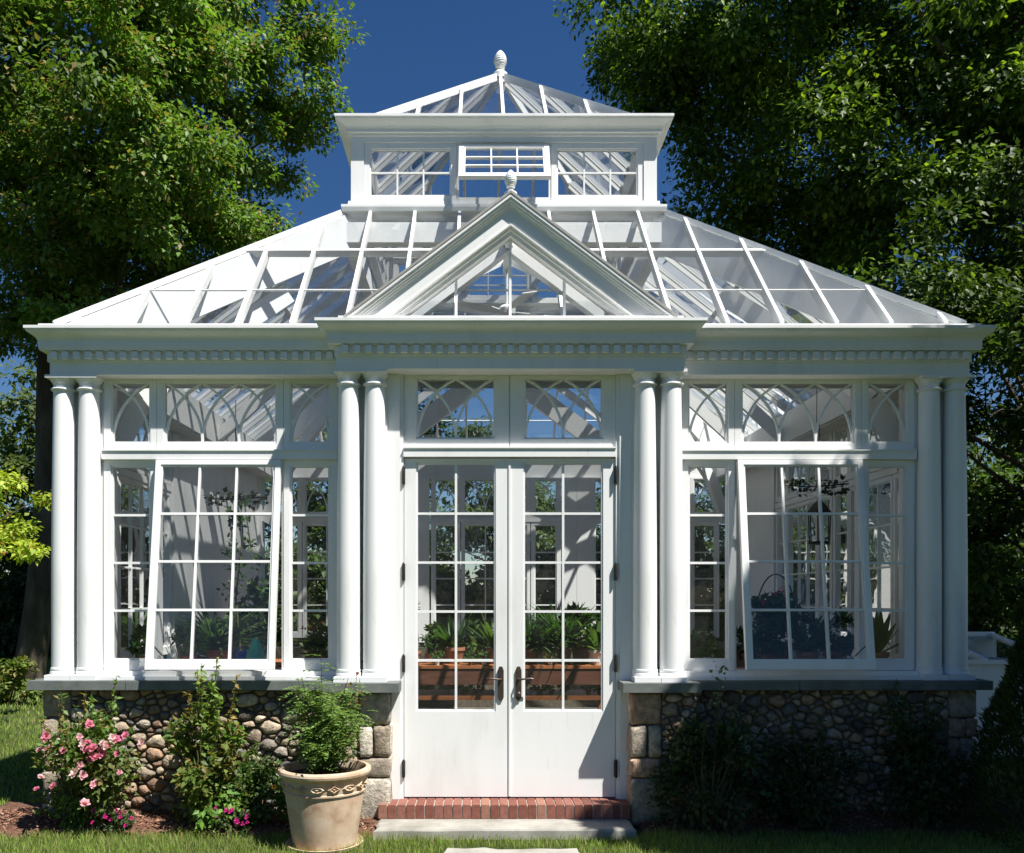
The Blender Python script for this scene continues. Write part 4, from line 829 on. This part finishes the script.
# ------------------------------------------------------------------ trees
def tree(name, loc, label, crown_c, crown_r, nleaf, lsize, col, trunk_r=.3, trunk_h=None, clump_r=(.55, 1.1), nclump=150, group=None, cat='tree', var=.3, tip=None, tipf=.12, limbs=14, wr=.6, shell=.55, flat=.8, lean=(0, 0), keep=None, lobe2=None):
    """crown_c relative to loc; leaves gathered in flattened sprays round the ends of limbs"""
    t = thing(name, label, cat, loc, 0, group); cc = np.array(crown_c, float); cr = np.array(crown_r, float)
    C0 = rdir(nclump)*(rng.uniform(shell**3, 1, (nclump, 1))**(1/3)); C0 = C0*(1+.10*np.sin(C0[:, :1]*7+C0[:, 2:]*5)); P0 = cc+C0*cr
    if lobe2: n2 = int(nclump*lobe2[2]); P0[:n2] = np.array(lobe2[0])+(P0[:n2]-cc)/cr*np.array(lobe2[1])
    if keep is not None: P0 = P0[keep(P0+np.array(loc))]
    k = len(P0); r0 = rng.uniform(*clump_r, k); idx = rng.integers(0, k, nleaf); o = rdir(nleaf)*(rng.random((nleaf, 1))**.45)*r0[idx][:, None]*np.array([1, 1, flat])
    # break each clump into sprays
    sp = rng.integers(0, 6, nleaf); sprd = rdir(6*k).reshape(k, 6, 3)*np.array([1, 1, .5]); o = o*.62+sprd[idx, sp]*r0[idx][:, None]*.62
    P = P0[idx]+o; P[:, 2] = np.maximum(P[:, 2], .1); out = unit(o+1e-6)
    D = out*.6+rdir(nleaf)*.7+np.array([0, 0, -.35]); N = rdir(nleaf)*.42+np.array([0, -.12, .85])+out*.55
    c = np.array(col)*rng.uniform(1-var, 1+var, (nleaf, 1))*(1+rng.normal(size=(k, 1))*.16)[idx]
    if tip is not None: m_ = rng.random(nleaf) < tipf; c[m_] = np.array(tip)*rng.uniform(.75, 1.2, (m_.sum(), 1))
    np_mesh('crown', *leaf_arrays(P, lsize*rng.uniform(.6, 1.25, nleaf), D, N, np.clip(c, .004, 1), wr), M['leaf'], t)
    m = MB(); th = trunk_h or cc[2]; top = Vector((cc[0], cc[1], cc[2]+cr[2]*.4)); base = Vector((0, 0, -.1)); pts = [base+(top-base)*u+Vector((lean[0]*math.sin(u*3.1)+.12*math.sin(u*9), lean[1]*math.sin(u*3.1), 0)) for u in [i/9 for i in range(10)]]
    m.tube([pts[0]]+pts[0:], [trunk_r*1.5]+[trunk_r*(1.12-.85*i/9) for i in range(10)], 14)
    order = sorted(range(k), key=lambda i: random.random())[:limbs]
    for i in order:
        e = Vector(P0[i]); u = max(.25, min(.9, (e.z*.62)/max(top.z, .1))); s = base+(top-base)*u+Vector((lean[0]*math.sin(u*3.1)+.12*math.sin(u*9), lean[1]*math.sin(u*3.1), 0)); mid = s*.45+e*.55+Vector((random.uniform(-.4, .4), random.uniform(-.4, .4), -.05*(e-s).length+.3))
        q = [s, s*.7+mid*.3+Vector((0, 0, .1)), mid, mid*.45+e*.55+Vector((random.uniform(-.15, .15), 0, .1)), e]; rb = trunk_r*.30; m.tube(q, [rb, rb*.8, rb*.5, rb*.3, rb*.1], 7)
        for z in range(3): d_ = Vector((random.uniform(-1, 1), random.uniform(-1, 1), random.uniform(-.4, .7)))*r0[i]*1.1; m.tube([mid, mid+d_*.5+Vector((0, 0, .1)), mid+d_*1.3], [rb*.3, rb*.18, rb*.05], 5)
    m.build('trunk', M['bark'], t, angle=R(80)); return t
MAPLE = (.125, .215, .04)
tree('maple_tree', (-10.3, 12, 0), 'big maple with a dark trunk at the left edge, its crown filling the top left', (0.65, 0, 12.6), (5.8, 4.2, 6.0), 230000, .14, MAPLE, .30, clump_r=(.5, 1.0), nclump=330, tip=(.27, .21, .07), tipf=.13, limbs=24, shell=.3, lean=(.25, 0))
tree('maple_tree', (14.6, 12.5, 0), 'huge dark green tree towering over the right half of the greenhouse', (-3.1, 0, 14.6), (9.1, 4.5, 7.4), 270000, .165, (.066, .118, .02), .45, clump_r=(.7, 1.3), nclump=420, tip=(.24, .34, .03), tipf=.14, limbs=24, shell=.4)  # leaf colour kept dark to stand in for shade on the crown
tree('maple_tree', (10.2, 8.5, 0), 'lower dark tree right behind the greenhouse corner', (.2, 0, 5.2), (4.3, 3.0, 4.4), 60000, .15, (.045, .08, .015), .22, clump_r=(.5, .95), nclump=130, tip=(.15, .22, .03), tipf=.10, limbs=18, shell=.4)  # shading of this tree put into its dark leaf colour
tree('small_maple', (-8.4, 4.6, 0), 'small yellow-green maple with a few orange leaves at the left edge', (.35, 0, 2.75), (1.9, 1.3, 1.2), 14000, .09, (.36, .45, .05), .07, clump_r=(.25, .45), nclump=46, tip=(.45, .22, .05), tipf=.07, limbs=14)
shrub('low_shrub', (-8.2, 7.4, 0), 'small sunlit shrub on the lawn at the left edge by the tree trunk', 1800, (.6, .45), .75, .10, (.15, .20, .045), 'shrub', (.26, .22, .05), 6, .2, 16)
# far trees: a row closing the garden
BG = [(-24, 27, 8.5, 4.2, (.07, .11, .03)), (-18.5, 22, 6.0, 3.4, (.045, .075, .02)), (-15.2, 24, 9.5, 3.0, (.10, .14, .05)), (-12.3, 19, 4.6, 2.6, (.035, .06, .018)), (-8, 27, 8.6, 3.8, (.06, .105, .025)), (-3.0, 24, 10.8, 3.9, (.05, .09, .02)),
      (1.0, 27, 7.2, 3.6, (.075, .12, .03)), (5.2, 23, 6.0, 3.0, (.05, .085, .02)), (9.5, 26, 8.4, 3.8, (.05, .085, .02)), (14.5, 21, 7.6, 3.4, (.075, .13, .03)), (18.5, 23, 7.0, 3.4, (.09, .14, .035)), (24, 26, 11, 5.0, (.04, .07, .02))]
BL = ['tree far off at the left edge of the garden', 'rounded dark tree behind the small yellow-green maple', 'pale thin crowned tree behind the big left trunk', 'low dark tree left of the greenhouse', 'green tree behind the left end of the greenhouse', 'tree seen through the left half of the glass',
      'tree seen through the glass doors', 'dark tree seen through the right half of the glass', 'tree behind the right end of the greenhouse', 'sunlit tree beyond the cold frame', 'lighter green tree at the far right', 'tall dark tree beyond the right edge']
for (x, y, h, r, c), lb in zip(BG, BL):
    tree('garden_tree', (x, y, 0), lb, (0, 0, h*.55), (r, r*.8, h*.5), 15000, .24, c, .16, clump_r=(.5, 1.0), nclump=80, limbs=10, group='trees closing the far side of the garden', shell=.3, tip=(.12, .17, .04), tipf=.1)
t = thing('hedge', 'tall loose dark green hedge closing the garden behind the greenhouse', 'hedge', (0, 19.5, 0))
n = 60000; P = np.stack([rng.uniform(-26, 26, n), rng.normal(0, .7, n), rng.random(n)**.8*2.9], 1); P[:, 2] *= 1+.22*np.sin(P[:, 0]*.9)+.12*np.sin(P[:, 0]*2.7); P[:, 1] *= 1+.3*np.sin(P[:, 0]*1.7)
np_mesh('foliage', *leaf_arrays(P, rng.uniform(.14, .34, n), rdir(n)+np.array([0, -.3, -.2]), rdir(n)*.6+np.array([0, -.3, .8]), np.array([.05, .085, .02])*rng.uniform(.5, 1.6, (n, 1)), .6), M['leaf'], t)
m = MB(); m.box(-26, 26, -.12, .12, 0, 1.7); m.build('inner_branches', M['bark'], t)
# tree to the right of the path whose shade lies over the right wing
tree('shade_tree', (9.6, -3.4, 0), 'tree outside the right edge that shades the right wing', (-1.7, .4, 9.0), (2.65, .5, 0.95), 52000, .26, (.05, .085, .02), .22, clump_r=(.30, .55), nclump=260, limbs=18, shell=.0, lobe2=((-2.65, .4, 6.0), (3.35, .4, .65), .5))
tree('shade_tree', (9.8, -8.6, 0), 'large unseen tree added outside the right edge to block sky light', (-.8, 0, 7.5), (4.2, 3.2, 3.6), 26000, .30, (.05, .085, .02), .26, clump_r=(.6, 1.0), nclump=130, limbs=14, shell=.2)  # added out of view so its crown cuts sky light on the right
tree('shade_tree', (10.6, 0.4, 0), 'unseen tree added outside the right edge to shade the cold frame', (-1.7, -.3, 9.2), (3.0, 2.4, 2.4), 30000, .24, (.05, .085, .02), .2, clump_r=(.5, .8), nclump=100, limbs=12, shell=.2)  # added out of view to keep the sun off the cold frame
for (x, y, h, r) in ((-14, -24, 8, 5), (-4, -30, 9, 5.5), (6, -31, 8, 5), (-22, -14, 9, 5)):
    tree('garden_tree', (x, y, 0), 'tree on the lawn behind the photographer', (0, 0, h*.55), (r, r*.8, h*.5), 7000, .42, (.06, .10, .025), .2, clump_r=(.8, 1.4), nclump=60, limbs=6, group='trees behind the photographer', shell=.3)
